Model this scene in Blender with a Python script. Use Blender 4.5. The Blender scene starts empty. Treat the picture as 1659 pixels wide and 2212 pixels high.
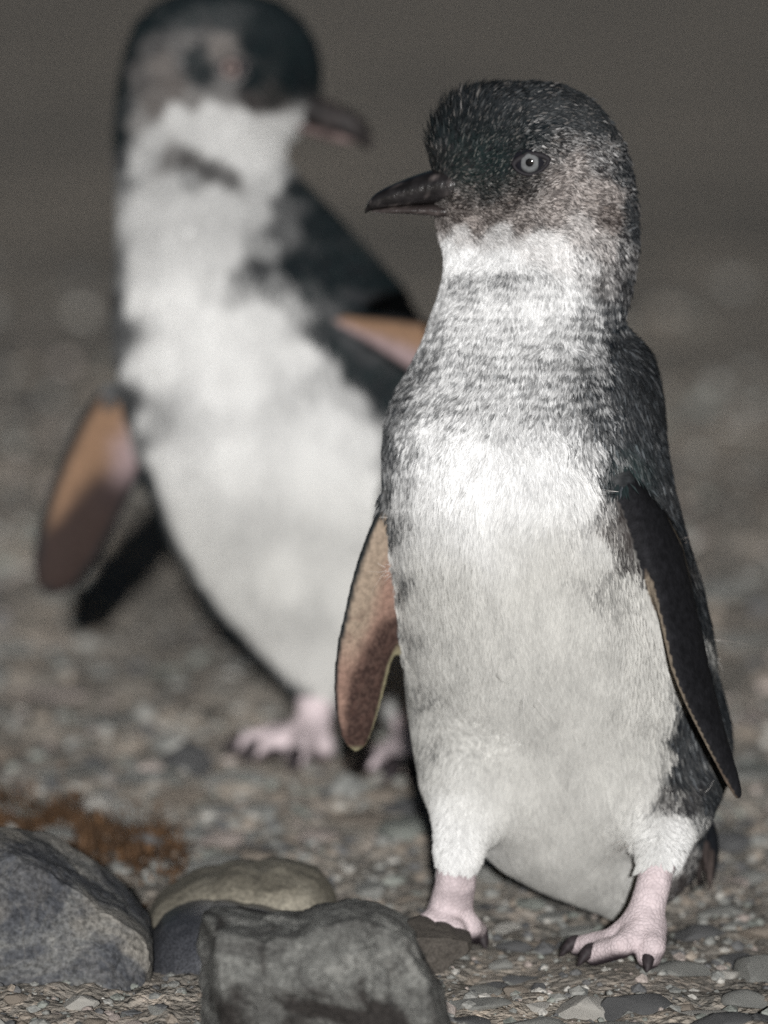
import bpy, bmesh, math
import numpy as np
from mathutils import Vector, Matrix

# ------------------------------------------------------------------ camera, sky, sun, exposure
SC = bpy.context.scene
COL = SC.collection
CAMP = np.array([0.0, -3.0, 0.61]); PITCH = math.radians(8.05)
FW, FH, FOC = 1659.0, 2212.0, 16072.0            # frame units used for all traced measurements
cam_d = bpy.data.cameras.new('camera'); cam = bpy.data.objects.new('camera', cam_d); COL.objects.link(cam)
cam.location = CAMP; cam.rotation_euler = (math.pi/2 - PITCH, 0, 0)
cam_d.sensor_fit = 'HORIZONTAL'; cam_d.sensor_width = 36.0; cam_d.lens = 36.0*FOC/FW
cam_d.clip_start = 0.05; cam_d.clip_end = 500
cam_d.dof.use_dof = True; cam_d.dof.focus_distance = 2.98; cam_d.dof.aperture_fstop = 8.6
SC.camera = cam

SUN_EL, SUN_AZ = math.radians(11.7), math.radians(0.3)     # low hard frontal light, from behind the viewer
world = bpy.data.worlds.new('World'); SC.world = world; world.use_nodes = True
wn = world.node_tree; bgn = wn.nodes['Background']
sky = wn.nodes.new('ShaderNodeTexSky'); sky.sky_type = 'NISHITA'; sky.sun_disc = False
sky.sun_elevation = SUN_EL; sky.sun_rotation = math.pi - SUN_AZ
wn.links.new(sky.outputs[0], bgn.inputs[0]); bgn.inputs[1].default_value = 0.012
sl = bpy.data.lights.new('sun', 'SUN'); so = bpy.data.objects.new('sun', sl); COL.objects.link(so)
sl.energy = 4.1; sl.angle = math.radians(0.5); sl.color = (1.0, 0.995, 0.99)
ld = Vector((-math.sin(SUN_AZ)*math.cos(SUN_EL), math.cos(SUN_AZ)*math.cos(SUN_EL), -math.sin(SUN_EL)))
so.rotation_euler = ld.to_track_quat('-Z', 'Y').to_euler(); so.location = (0.5, -4, 3)
SC.view_settings.view_transform = 'Standard'; SC.view_settings.look = 'None'
SC.view_settings.exposure = 0.0; SC.view_settings.gamma = 1.0; SC.view_settings.use_curve_mapping = False
SC.cycles.max_bounces = 6; SC.cycles.use_denoising = False; SC.cycles.use_adaptive_sampling = False

# ------------------------------------------------------------------ measuring helpers
FWD = np.array([0, math.cos(PITCH), -math.sin(PITCH)]); UPV = np.array([0, math.sin(PITCH), math.cos(PITCH)])
def ray(u, v):
    return FWD + np.array([1.0, 0, 0])*((u - FW/2)/FOC) - UPV*((v - FH/2)/FOC)
def at(u, v, Y):
    d = ray(u, v); return CAMP + d*((Y - CAMP[1])/d[1])
def ground_at(u, v, z=0.0):
    d = ray(u, v); return CAMP + d*((z - CAMP[2])/d[2])
def sheet(p, Y0):
    """flat measuring sheet standing in the bird's own middle plane: object x and oblique height -> traced units"""
    z = p[:, 2] + (p[:, 1] - Y0)*0.185
    y = np.full(len(p), Y0) - CAMP[1]; zz = z - CAMP[2]
    dep = y*FWD[1] + zz*FWD[2]
    u = FW/2 + FOC*p[:, 0]/dep; v = FH/2 - FOC*(y*UPV[1] + zz*UPV[2])/dep
    return u, v

# ------------------------------------------------------------------ noise
def _hash(ix, iy, iz, seed):
    h = (ix.astype(np.uint32)*np.uint32(374761393) + iy.astype(np.uint32)*np.uint32(668265263)
         + iz.astype(np.uint32)*np.uint32(2147483647) + np.uint32(seed*144665 & 0xffffffff))
    h = (h ^ (h >> np.uint32(13)))*np.uint32(1274126177)
    h = h ^ (h >> np.uint32(16)); h = h*np.uint32(2246822519); h = h ^ (h >> np.uint32(15))
    return h.astype(np.float64)/4294967295.0
def vnoise(p, s, seed=0):
    q = np.asarray(p, float)*s + 1000.0; i = np.floor(q).astype(np.int64); f = q - i; f = f*f*f*(f*(f*6-15)+10)
    r = 0
    for dx in (0, 1):
        for dy in (0, 1):
            for dz in (0, 1):
                w = (f[:, 0] if dx else 1-f[:, 0])*(f[:, 1] if dy else 1-f[:, 1])*(f[:, 2] if dz else 1-f[:, 2])
                r = r + w*_hash(i[:, 0]+dx, i[:, 1]+dy, i[:, 2]+dz, seed)
    return r*2-1
def fbm(p, s, o=4, seed=0, g=0.5):
    a, t, r = 1.0, 0.0, 0
    for k in range(o):
        r = r + a*vnoise(p, s*2**k, seed+k*7); t += a; a *= g
    return r/t
def sstep(a, b, x):
    t = np.clip((x-a)/(b-a), 0, 1); return t*t*(3-2*t)

# ------------------------------------------------------------------ mesh and object helpers
def new_mesh(name, V, F, smooth=True, col=None, fmat=None, mats=()):
    me = bpy.data.meshes.new(name)
    V = np.ascontiguousarray(V, np.float32)
    if isinstance(F, np.ndarray):
        n, k = F.shape
        me.vertices.add(len(V)); me.vertices.foreach_set('co', V.ravel())
        me.loops.add(n*k); me.loops.foreach_set('vertex_index', np.ascontiguousarray(F, np.int32).ravel())
        me.polygons.add(n); me.polygons.foreach_set('loop_start', np.arange(0, n*k, k, dtype=np.int32))
        me.update(calc_edges=True)
    else:
        me.from_pydata(V.tolist(), [], F); me.update()
    me.polygons.foreach_set('use_smooth', np.full(len(me.polygons), smooth))
    if col is not None:
        a = me.color_attributes.new('Col', 'FLOAT_COLOR', 'POINT')
        c = np.ones((len(V), 4), np.float32); c[:, :3] = col; a.data.foreach_set('color', c.ravel())
    for m in mats: me.materials.append(m)
    if fmat is not None: me.polygons.foreach_set('material_index', np.ascontiguousarray(fmat, np.int32))
    return me
def obj(name, me, parent=None, loc=(0, 0, 0)):
    o = bpy.data.objects.new(name, me); COL.objects.link(o); o.location = loc; o.parent = parent; return o
def thing(name, label, cat, loc=(0, 0, 0), group=None):
    o = bpy.data.objects.new(name, None); COL.objects.link(o); o.location = loc; o.empty_display_size = 0.05
    o['label'] = label; o['category'] = cat
    if group: o['group'] = group
    return o
def tag(o, label=None, cat=None, group=None, kind=None):
    if label: o['label'] = label
    if cat: o['category'] = cat
    if group: o['group'] = group
    if kind: o['kind'] = kind
    return o
def loft_mesh(rings, cap=True):
    n, k = len(rings), len(rings[0]); V = np.concatenate(rings); F = []
    for i in range(n-1):
        for j in range(k):
            a, b = i*k+j, i*k+(j+1) % k; F.append((a, b, b+k, a+k))
    if cap: F.append(tuple(range(k))[::-1]); F.append(tuple(range((n-1)*k, n*k)))
    return V, F

# ------------------------------------------------------------------ materials
def mat(name):
    m = bpy.data.materials.new(name); m.use_nodes = True
    nt = m.node_tree; return m, nt, nt.nodes, nt.links, nt.nodes['Principled BSDF']
def vcol_mat(name, rough=0.6, spec=0.35, bump=None, noise=None, coat=0.0, sheen=0.0):
    m, nt, N, L, P = mat(name)
    a = N.new('ShaderNodeAttribute'); a.attribute_name = 'Col'; src = a.outputs['Color']
    tc = N.new('ShaderNodeTexCoord')
    if noise:
        n = N.new('ShaderNodeTexNoise'); n.inputs['Scale'].default_value = noise[0]; n.inputs['Detail'].default_value = 5
        L.new(tc.outputs['Object'], n.inputs['Vector'])
        mr = N.new('ShaderNodeMapRange'); mr.inputs[1].default_value = .3; mr.inputs[2].default_value = .7
        mr.inputs[3].default_value = 1-noise[1]; mr.inputs[4].default_value = 1+noise[1]; L.new(n.outputs[0], mr.inputs[0])
        mx = N.new('ShaderNodeMix'); mx.data_type = 'RGBA'; mx.blend_type = 'MULTIPLY'; mx.inputs[0].default_value = 1
        L.new(src, mx.inputs[6]); L.new(mr.outputs[0], mx.inputs[7]); src = mx.outputs[2]
    L.new(src, P.inputs['Base Color'])
    P.inputs['Roughness'].default_value = rough; P.inputs['Specular IOR Level'].default_value = spec
    P.inputs['Coat Weight'].default_value = coat; P.inputs['Sheen Weight'].default_value = sheen
    if bump:
        kind, sc, st, dist = bump
        if kind == 'voronoi':
            b = N.new('ShaderNodeTexVoronoi'); b.feature = 'DISTANCE_TO_EDGE'; out = b.outputs['Distance']
        else:
            b = N.new('ShaderNodeTexNoise'); b.inputs['Detail'].default_value = 6; out = b.outputs[0]
        b.inputs['Scale'].default_value = sc; L.new(tc.outputs['Object'], b.inputs['Vector'])
        if kind == 'voronoi':
            rm = N.new('ShaderNodeMapRange'); rm.inputs[2].default_value = 0.18; L.new(out, rm.inputs[0]); out = rm.outputs[0]
        bn = N.new('ShaderNodeBump'); bn.inputs['Strength'].default_value = st; bn.inputs['Distance'].default_value = dist
        L.new(out, bn.inputs['Height']); L.new(bn.outputs[0], P.inputs['Normal'])
    return m
def rock_mat(name, stops, scale=30, rough=0.75, spec=0.3, bump=0.5, dist=0.004, veins=None, second=None, speck=0.25, warp=1.5, grain=None):
    """stops: [(pos, rgb)...] of a noise ramp; second=(rgb, scale, lo, hi) patches of another colour"""
    m, nt, N, L, P = mat(name)
    tc = N.new('ShaderNodeTexCoord'); vec = tc.outputs['Object']
    oi = N.new('ShaderNodeObjectInfo'); add = N.new('ShaderNodeVectorMath'); add.operation = 'ADD'
    cb = N.new('ShaderNodeCombineXYZ'); L.new(oi.outputs['Random'], cb.inputs[0]); L.new(oi.outputs['Random'], cb.inputs[2])
    L.new(vec, add.inputs[0]); L.new(cb.outputs[0], add.inputs[1]); vec = add.outputs[0]
    n = N.new('ShaderNodeTexNoise'); n.inputs['Scale'].default_value = scale; n.inputs['Detail'].default_value = 8
    n.inputs['Roughness'].default_value = 0.62; n.inputs['Distortion'].default_value = warp; L.new(vec, n.inputs['Vector'])
    r = N.new('ShaderNodeValToRGB'); L.new(n.outputs[0], r.inputs[0])
    el = r.color_ramp.elements
    while len(el) < len(stops): el.new(0.5)
    for e, (p, c) in zip(el, stops): e.position = p; e.color = (*c, 1)
    src = r.outputs[0]
    def mixin(fac, rgb, blend='MIX'):
        nonlocal src
        mx = N.new('ShaderNodeMix'); mx.data_type = 'RGBA'; mx.blend_type = blend
        L.new(fac, mx.inputs[0]); L.new(src, mx.inputs[6]); mx.inputs[7].default_value = (*rgb, 1); src = mx.outputs[2]
    if second:
        rgb, s2, lo, hi = second
        n2 = N.new('ShaderNodeTexNoise'); n2.inputs['Scale'].default_value = s2; n2.inputs['Detail'].default_value = 6
        n2.inputs['Distortion'].default_value = 1.0; L.new(vec, n2.inputs['Vector'])
        q = N.new('ShaderNodeMapRange'); q.inputs[1].default_value = lo; q.inputs[2].default_value = hi; L.new(n2.outputs[0], q.inputs[0])
        mixin(q.outputs[0], rgb)
    if veins:
        rgb, s3, wdt, amt = veins
        nv = N.new('ShaderNodeTexNoise'); nv.inputs['Scale'].default_value = s3; nv.inputs['Detail'].default_value = 5
        nv.inputs['Distortion'].default_value = 2.0; L.new(vec, nv.inputs['Vector'])
        sub = N.new('ShaderNodeMath'); sub.operation = 'SUBTRACT'; sub.inputs[1].default_value = 0.5; L.new(nv.outputs[0], sub.inputs[0])
        ab = N.new('ShaderNodeMath'); ab.operation = 'ABSOLUTE'; L.new(sub.outputs[0], ab.inputs[0])
        q = N.new('ShaderNodeMapRange'); q.inputs[1].default_value = 0; q.inputs[2].default_value = wdt
        q.inputs[3].default_value = amt; q.inputs[4].default_value = 0; L.new(ab.outputs[0], q.inputs[0]); mixin(q.outputs[0], rgb)
    if speck:
        v = N.new('ShaderNodeTexNoise'); v.inputs['Scale'].default_value = scale*22; v.inputs['Detail'].default_value = 4
        L.new(vec, v.inputs['Vector'])
        q = N.new('ShaderNodeMapRange'); q.inputs[1].default_value = .3; q.inputs[2].default_value = .7
        q.inputs[3].default_value = 1-speck; q.inputs[4].default_value = 1+speck; L.new(v.outputs[0], q.inputs[0])
        mx = N.new('ShaderNodeMix'); mx.data_type = 'RGBA'; mx.blend_type = 'MULTIPLY'; mx.inputs[0].default_value = 1
        L.new(src, mx.inputs[6]); L.new(q.outputs[0], mx.inputs[7]); src = mx.outputs[2]
    L.new(src, P.inputs['Base Color'])
    P.inputs['Roughness'].default_value = rough; P.inputs['Specular IOR Level'].default_value = spec
    bnz = N.new('ShaderNodeTexNoise'); bnz.inputs['Scale'].default_value = scale*4; bnz.inputs['Detail'].default_value = 10
    bnz.inputs['Roughness'].default_value = 0.68; L.new(vec, bnz.inputs['Vector'])
    bn = N.new('ShaderNodeBump'); bn.inputs['Strength'].default_value = bump; bn.inputs['Distance'].default_value = dist
    L.new(bnz.outputs[0], bn.inputs['Height']); L.new(bn.outputs[0], P.inputs['Normal'])
    return m

M_BODY = vcol_mat('plumage_skin', 0.85, 0.05, ('noise', 700, 0.5, 0.001), (400, 0.3))
M_FEATH = vcol_mat('feather', 0.55, 0.10, None, None, sheen=0.0)
M_FLIP = vcol_mat('flipper_skin', 0.65, 0.07, ('voronoi', 620, 0.22, 0.0005), (500, 0.25))
M_FOOT = vcol_mat('foot_skin', 0.65, 0.15, ('voronoi', 520, 0.5, 0.0006), (220, 0.14))
M_HORN = vcol_mat('horn', 0.24, 0.5, ('noise', 420, 0.5, 0.0008), (160, 0.45), coat=.25)
M_HORN_DULL = vcol_mat('horn_dull', 0.5, 0.2, None, (160, 0.45))
M_CLAW = vcol_mat('claw', 0.6, 0.25, ('noise', 500, 0.35, 0.0005), (500, 0.4))
M_EYE = vcol_mat('eye', 0.5, 0.03, None, (900, 0.16), coat=.5); M_EYE.node_tree.nodes['Principled BSDF'].inputs['Coat Roughness'].default_value = .06
M_EYE_DULL = vcol_mat('eye_dull', 0.6, 0.03, None, (900, 0.16))
M_LID = vcol_mat('eyelid', 0.6, 0.15, ('noise', 900, 0.4, 0.0004))

# ------------------------------------------------------------------ distance fields
def seg(p, a, b):
    a, b = np.asarray(a, float), np.asarray(b, float); ab = b-a
    t = np.clip((p-a) @ ab/(ab @ ab), 0, 1)
    return np.linalg.norm(p-a-t[:, None]*ab, axis=1), t
def cone(p, a, b, ra, rb):
    d, t = seg(p, a, b); return d-(ra+(rb-ra)*t)
def chain(p, pts, k=0.004):
    r = None
    for (a, ra), (b, rb) in zip(pts[:-1], pts[1:]):
        d = cone(p, a, b, ra, rb); r = d if r is None else smin(r, d, k)
    return r
def ellip(p, c, r):
    q = (p-np.asarray(c))/np.asarray(r); n = np.linalg.norm(q, axis=1); return (n-1)*min(r)
def smin(a, b, k):
    h = np.clip(0.5+0.5*(b-a)/k, 0, 1); return b+(a-b)*h-k*h*(1-h)
def tri_plate(p, a, b, c, th):
    a, b, c = (np.asarray(x, float) for x in (a, b, c)); n = np.cross(b-a, c-a); n /= np.linalg.norm(n)
    ins = np.ones(len(p), bool)
    for s, e in ((a, b), (b, c), (c, a)): ins &= ((p-s) @ np.cross(n, e-s)) >= 0
    ed = np.minimum(np.minimum(seg(p, a, b)[0], seg(p, b, c)[0]), seg(p, c, a)[0])
    return np.where(ins, np.abs((p-a) @ n), ed)-th

class Loft:
    """stack of horizontal sections traced row by row: (v, left u, right u, front depth, back depth)"""
    def __init__(self, rows, Y0, ex=2.1, face=None):
        R = np.array(rows, float); zs, xl, xr = [], [], []
        for v, a, b, f, k in R:
            pl, pr = at(a, v, Y0), at(b, v, Y0); zs.append((pl[2]+pr[2])/2); xl.append(pl[0]); xr.append(pr[0])
        o = np.argsort(zs); self.z = np.array(zs)[o]; zz = np.linspace(self.z[0], self.z[-1], 700)
        def sm(y, w):
            y = np.interp(zz, self.z, np.array(y)[o])
            if w: ker = np.hanning(w+2)[1:-1]; ker /= ker.sum(); y = np.convolve(np.pad(y, w//2, mode='edge'), ker, mode='valid')
            return y
        self.zz = zz; t = 1-np.clip((np.linspace(0, 1, 700)-.90)/.05, 0, 1)     # less smoothing at the crown
        mixs = lambda y, w: sm(y, w)*t+sm(y, 3)*(1-t)
        self.xl = mixs(xl, 15); self.xr = mixs(xr, 15); self.f = mixs(R[:, 3], 41); self.b = mixs(R[:, 4], 41)
        self.Y0 = Y0; self.ex = ex; self.face = face
    def __call__(self, p):
        z = p[:, 2]; g = lambda t: np.interp(z, self.zz, t)
        xl, xr, f, b = g(self.xl), g(self.xr), g(self.f), g(self.b)
        a = np.maximum((xr-xl)/2, 1e-3); c = (xl+xr)/2; h = np.maximum((f+b)/2, 1e-3); cy = self.Y0+(b-f)/2
        if self.face:                                              # skull narrows towards the bill
            zlo, zhi, sg, amt = self.face; k = sstep(-.1, 1.0, sg*(p[:, 0]-c)/a)*sstep(zlo-.02, zlo, z)*(1-sstep(zhi-.012, zhi+.012, z)); h = h*(1-amt*k)
        r = (np.abs((p[:, 0]-c)/a)**self.ex+np.abs((p[:, 1]-cy)/h)**self.ex)**(1/self.ex)
        d = (r-1)*np.minimum(a, h)
        return np.maximum(d, np.maximum(z-self.zz[-1], self.zz[0]-z))

class Flipper:
    def __init__(self, A, B, across, tab, bend=0.0):
        self.A = np.asarray(A, float); ax = np.asarray(B, float)-self.A; self.L = np.linalg.norm(ax); self.ax = ax/self.L
        n = np.cross(self.ax, np.asarray(across, float)); self.n = n/np.linalg.norm(n); self.w = np.cross(self.n, self.ax)
        self.t = np.array(tab, float); self.bend = bend      # rows: s, edge0, edge1, half thickness
    def local(self, p):
        q = p-self.A; s = q @ self.ax/self.L; w = q @ self.w; h = q @ self.n-self.bend*np.sin(np.clip(s, 0, 1)*np.pi)
        return s, w, h
    def __call__(self, p):
        s, w, h = self.local(p); T = self.t; g = lambda k: np.interp(s, T[:, 0], T[:, k])
        e0, e1, th = g(1), g(2), g(3); W = np.maximum((e1-e0)/2, 5e-4); c = (e0+e1)/2
        r = np.sqrt(((w-c)/W)**2*1.0+(h/th)**2); d = (r-1)*np.minimum(th, W)
        return np.maximum(d, np.maximum((s-1)*self.L, (T[0, 0]-s)*self.L))

def surface_nets(f, lo, hi, vox, blk=6):
    lo = np.asarray(lo, float); n = (np.ceil((np.asarray(hi)-lo)/(vox*blk)).astype(int)); N = n*blk
    cc = np.stack(np.meshgrid(*[lo[i]+(np.arange(n[i])+0.5)*blk*vox for i in range(3)], indexing='ij'), -1).reshape(-1, 3)
    fc = f(cc); F = np.repeat(np.repeat(np.repeat(fc.reshape(n), blk, 0), blk, 1), blk, 2).astype(np.float32)
    act = np.argwhere(np.abs(fc.reshape(n)) < blk*vox*2.2)
    off = np.stack(np.meshgrid(*[np.arange(blk)]*3, indexing='ij'), -1).reshape(-1, 3)
    for s in range(0, len(act), 1500):
        idx = (act[s:s+1500, None, :]*blk+off[None]).reshape(-1, 3)
        F[idx[:, 0], idx[:, 1], idx[:, 2]] = f(lo+idx*vox)
    S = F < 0
    c = [S[dx:N[0]-1+dx, dy:N[1]-1+dy, dz:N[2]-1+dz] for dx in (0, 1) for dy in (0, 1) for dz in (0, 1)]
    cnt = sum(x.astype(np.int8) for x in c); mix = (cnt > 0) & (cnt < 8)
    ci = np.argwhere(mix); vid = np.full(mix.shape, -1, np.int64); vid[mix] = np.arange(len(ci))
    corners = [(dx, dy, dz) for dx in (0, 1) for dy in (0, 1) for dz in (0, 1)]
    acc = np.zeros((len(ci), 3)); num = np.zeros(len(ci))
    for i, a in enumerate(corners):
        for b in corners[i+1:]:
            if sum(abs(x-y) for x, y in zip(a, b)) != 1: continue
            fa = F[ci[:, 0]+a[0], ci[:, 1]+a[1], ci[:, 2]+a[2]]; fb = F[ci[:, 0]+b[0], ci[:, 1]+b[1], ci[:, 2]+b[2]]
            x = (fa < 0) != (fb < 0); t = np.where(x, fa/np.where(fa == fb, 1, fa-fb), 0)
            acc += np.where(x[:, None], np.array(a)+t[:, None]*(np.array(b)-np.array(a)), 0); num += x
    V = lo+(ci+acc/num[:, None])*vox
    Q = []
    for ax in range(3):
        sl0 = [slice(None)]*3; sl1 = [slice(None)]*3; sl0[ax] = slice(0, -1); sl1[ax] = slice(1, None)
        a, b = S[tuple(sl0)], S[tuple(sl1)]
        for flip, m in ((False, a & ~b), (True, ~a & b)):
            e = np.argwhere(m); o1, o2 = [(1, 2), (2, 0), (0, 1)][ax]
            ok = (e[:, o1] > 0) & (e[:, o2] > 0) & (e[:, o1] < N[o1]-1) & (e[:, o2] < N[o2]-1); e = e[ok]
            def g(d1, d2):
                k = e.copy(); k[:, o1] -= d1; k[:, o2] -= d2; return vid[k[:, 0], k[:, 1], k[:, 2]]
            q = np.stack([g(0, 0), g(1, 0), g(1, 1), g(0, 1)], 1)
            Q.append(q[:, ::-1] if flip else q)
    Q = np.concatenate(Q); Q = Q[(Q >= 0).all(1)]
    return V, Q
def gradient(f, P, e=8e-4):
    g = np.stack([f(P+np.eye(3)[i]*e)-f(P-np.eye(3)[i]*e) for i in range(3)], 1)
    return g/np.maximum(np.linalg.norm(g, axis=1, keepdims=True), 1e-9)
def vert_normals(V, Q):
    fn = np.cross(V[Q[:, 2]]-V[Q[:, 0]], V[Q[:, 3]]-V[Q[:, 1]]); n = np.zeros_like(V)
    for k in range(4): np.add.at(n, Q[:, k], fn)
    return n/np.maximum(np.linalg.norm(n, axis=1, keepdims=True), 1e-12)
def laplace(V, Q, it=2, lam=0.5):
    for _ in range(it):
        s = np.zeros_like(V); c = np.zeros(len(V))
        for k in range(4):
            np.add.at(s, Q[:, k], V[Q[:, (k+1) % 4]]+V[Q[:, k-1]]); np.add.at(c, Q[:, k], 2)
        V = V+lam*(s/c[:, None]-V)
    return V
def paint(anchors, u, v, power=2.6):
    """plumage pattern from a table of spots (u, v, whiteness, brownness)"""
    A = np.array([(a+(0.0,))[:4] for a in anchors], float); w = np.zeros(len(u)); br = np.zeros(len(u)); tot = np.zeros(len(u))
    for a in A:
        k = 1.0/(((u-a[0])**2+(v-a[1])**2)+60.0)**power; tot += k; w += k*a[2]; br += k*a[3]
    return w/tot, br/tot

# ------------------------------------------------------------------ penguins
class Bird: pass
DARK = np.array([0.0105, 0.0130, 0.0160]); DARK_B = np.array([0.034, 0.027, 0.025])
LITE = np.array([0.84, 0.84, 0.835]); LITE_B = np.array([0.50, 0.445, 0.415])
PINK = np.array([0.63, 0.535, 0.545])

def plume_color(w, br, rnd, green=None, silk=None):
    w = w[:, None]; br = br[:, None]
    d = DARK*(1-br)+DARK_B*br; l = LITE*(1-br)+LITE_B*br
    if silk is not None: l = l*(1-silk[:, None])+np.array([0.56, 0.55, 0.515])*silk[:, None]  # white feathers blend to a warm grey, mostly down the belly
    if green is not None: d = d*(1-green[:, None])+np.array([0.008, 0.024, 0.023])*green[:, None]
    return (d*(1-w)+l*w)*(0.86+0.28*rnd[:, None])

def build_bird(B):
    """B: fields body(p), flippers, legs, anchors, bill, eye ...  -> thing with parts"""
    rng = np.random.default_rng(B.seed)
    def soft(p):
        d = B.torso(p)
        for (ca, cb, ra, rb) in B.lores: d = smin(d, cone(p, ca, cb, ra, rb), 0.010)
        for th in B.thighs: d = smin(d, chain(p, th, 0.003), 0.030)
        return d
    def foot_field(p):
        d = None
        for parts in B.feet:
            e = chain(p, parts['leg'], 0.0008)
            for c in parts['toes']: e = smin(e, chain(p, c, 0.0008), 0.0032)
            for t in parts['webs']: e = smin(e, tri_plate(p, *t, 0.0013), 0.0026)
            d = e if d is None else np.minimum(d, e)
        return d
    def total(p):
        d = soft(p)
        for fl in B.flippers:
            m = ((p > fl.lo-0.03) & (p < fl.hi+0.03)).all(1)
            if m.any(): d[m] = smin(d[m], fl(p[m]), 0.005)
        m = p[:, 2] < B.foot_top+0.03
        if m.any(): d[m] = smin(d[m], foot_field(p[m]), 0.0025)
        return d
    V, Q = surface_nets(total, B.lo, B.hi, B.vox)
    V = laplace(V, Q, 2, 0.45); Nn = vert_normals(V, Q)
    # region of each vertex: 0 feathered, 1 flipper, 2 foot
    ds = soft(V); reg = np.zeros(len(V), int); dmin = ds.copy()
    for i, fl in enumerate(B.flippers):
        d = fl(V); k = (d < dmin-0.0004) & (fl.local(V)[0] > fl.bare); reg[k] = 10+i; dmin[k] = d[k]
    d = foot_field(V); k = (d < dmin-0.0003) & (V[:, 2] < B.foot_top+0.01); reg[k] = 2
    u, v = sheet(V, B.Y0)
    w, br = paint(B.anchors, u, v)
    back = sstep(0.15, 0.55, Nn[:, 1])*B.backdark(u, v); w = w*(1-back)+0.04*back
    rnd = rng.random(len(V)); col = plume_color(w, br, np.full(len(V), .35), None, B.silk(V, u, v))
    nz = fbm(V, 260, 4, 3); col *= (1+0.25*nz)[:, None]
    for i, fl in enumerate(B.flippers):
        k = reg == 10+i; s, ww, h = fl.local(V[k]); T = fl.t
        e0 = np.interp(s, T[:, 0], T[:, 1]); e1 = np.interp(s, T[:, 0], T[:, 2]); x = (ww-e0)/np.maximum(e1-e0, 1e-4)
        col[k] = fl.color(s, x, h, V[k], Nn[k] @ fl.n)
    k = reg == 2
    fz = fbm(V[k], 150, 4, 9); dk = sstep(-0.05, 0.75, -Nn[k, 2])          # dark soles and web undersides
    pc = PINK*(1+0.10*fz)[:, None]; dirt = sstep(0.1, 0.5, fbm(V[k], 300, 3, 21))[:, None]*0.18
    pc = pc*(1-dirt)+np.array([0.42, 0.33, 0.33])*dirt
    dweb = np.full(k.sum(), 1.0); dtoe = np.full(k.sum(), 1.0)
    for parts in B.feet:
        for t in parts['webs']: dweb = np.minimum(dweb, tri_plate(V[k], *t, 0.0011))
        for c in parts['toes']: dtoe = np.minimum(dtoe, chain(V[k], c, .0008))
    dk = np.maximum(dk, (1-sstep(.0006, .0016, dweb))*sstep(.0006, .0018, dtoe)*(V[k][:, 2] < .0085))
    col[k] = pc*(1-dk[:, None])+np.array([0.03, 0.022, 0.027])*dk[:, None]
    fr = reg[Q]; fm = np.where((fr == 2).sum(1) >= 2, 2, np.where((fr >= 10).sum(1) >= 2, 1, 0))
    root = thing('penguin', B.label, 'penguin', B.base); b0 = np.array(B.base)
    body = obj('body', new_mesh('body', V-b0, Q, True, col, fm, (M_BODY, M_FLIP, M_FOOT)), root)

    # ---- where the eyes sit
    hits = []
    for (ue, ve, rr, pr, sgn) in B.eyes:
        c0 = at(ue, ve, B.Y0); ys = np.linspace(B.Y0-0.06, B.Y0+0.06, 241) if sgn < 0 else np.linspace(B.Y0+0.06, B.Y0-0.06, 241)
        Ps = np.array([at(ue, ve, y) if sgn < 0 else np.array([c0[0], y, c0[2]]) for y in ys]); dd = soft(Ps); hits.append(Ps[np.argmax(dd < 0)])
    # ---- plumage: leaf-shaped feathers lying along the body, one joined part
    regf = reg.copy(); uh, vh = sheet(V, B.Y0); regf[(reg == 2) & (vh < B.hem+34*fbm(V, 260, 2, 91))] = 0
    qf = Q[(regf[Q] == 0).all(1)]
    a = V[qf]; ar = np.linalg.norm(np.cross(a[:, 2]-a[:, 0], a[:, 3]-a[:, 1]), axis=1)/2
    cu, cv = sheet(a.mean(1), B.Y0); nyc = Nn[qf].mean(1)[:, 1]
    dens = ar*B.density(cu, cv)*np.where(nyc > 0.35, 0.35, 1.0)
    fi = rng.choice(len(qf), B.nfeath, p=dens/dens.sum()); s, t = rng.random((2, B.nfeath)); s = s[:, None]; t = t[:, None]
    A = a[fi]; Pn = A[:, 0]*(1-s)*(1-t)+A[:, 1]*s*(1-t)+A[:, 2]*s*t+A[:, 3]*(1-s)*t
    An = Nn[qf][fi]; Np = An[:, 0]*(1-s)*(1-t)+An[:, 1]*s*(1-t)+An[:, 2]*s*t+An[:, 3]*(1-s)*t
    Np /= np.linalg.norm(Np, axis=1, keepdims=True)
    u, v = sheet(Pn, B.Y0)
    flow = B.flow(Pn, Np, u, v)
    clump = np.stack([fbm(Pn, 130, 2, 31), fbm(Pn, 130, 2, 32), fbm(Pn, 130, 2, 33)], 1)
    jit = B.roll(u, v)[:, None]/.28; flow = flow+clump*0.55*jit+rng.normal(0, 0.16, (B.nfeath, 3))*jit; flow -= Np*(flow*Np).sum(1, keepdims=True)
    flow /= np.linalg.norm(flow, axis=1, keepdims=True); side = np.cross(Np, flow)
    Ln, Wd, lift = B.size(u, v); r1, r2, r3, r4 = rng.random((4, B.nfeath))
    Ln = Ln*(0.7+0.6*r1); Wd = Wd*(0.75+0.5*r2); lift = lift*(0.45+1.1*r3)
    spk = rng.random(B.nfeath) < B.spike(u, v); Ln = np.where(spk, Ln*1.15+.0006, Ln); lift = np.where(spk, lift*1.15+.10, lift); Wd = np.where(spk, Wd*1.6, Wd)
    w, br = paint(B.anchors, u, v); back = sstep(0.15, 0.55, Np[:, 1])*B.backdark(u, v); w = w*(1-back)+0.04*back
    w, br, green = B.pattern(Pn, u, v, w, br, rng)
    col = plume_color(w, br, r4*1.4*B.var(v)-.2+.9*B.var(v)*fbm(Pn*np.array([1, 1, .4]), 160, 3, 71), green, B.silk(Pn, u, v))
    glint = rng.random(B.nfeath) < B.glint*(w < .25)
    col[glint] = col[glint]*2.0+B.glint_col(u[glint], v[glint])
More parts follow.
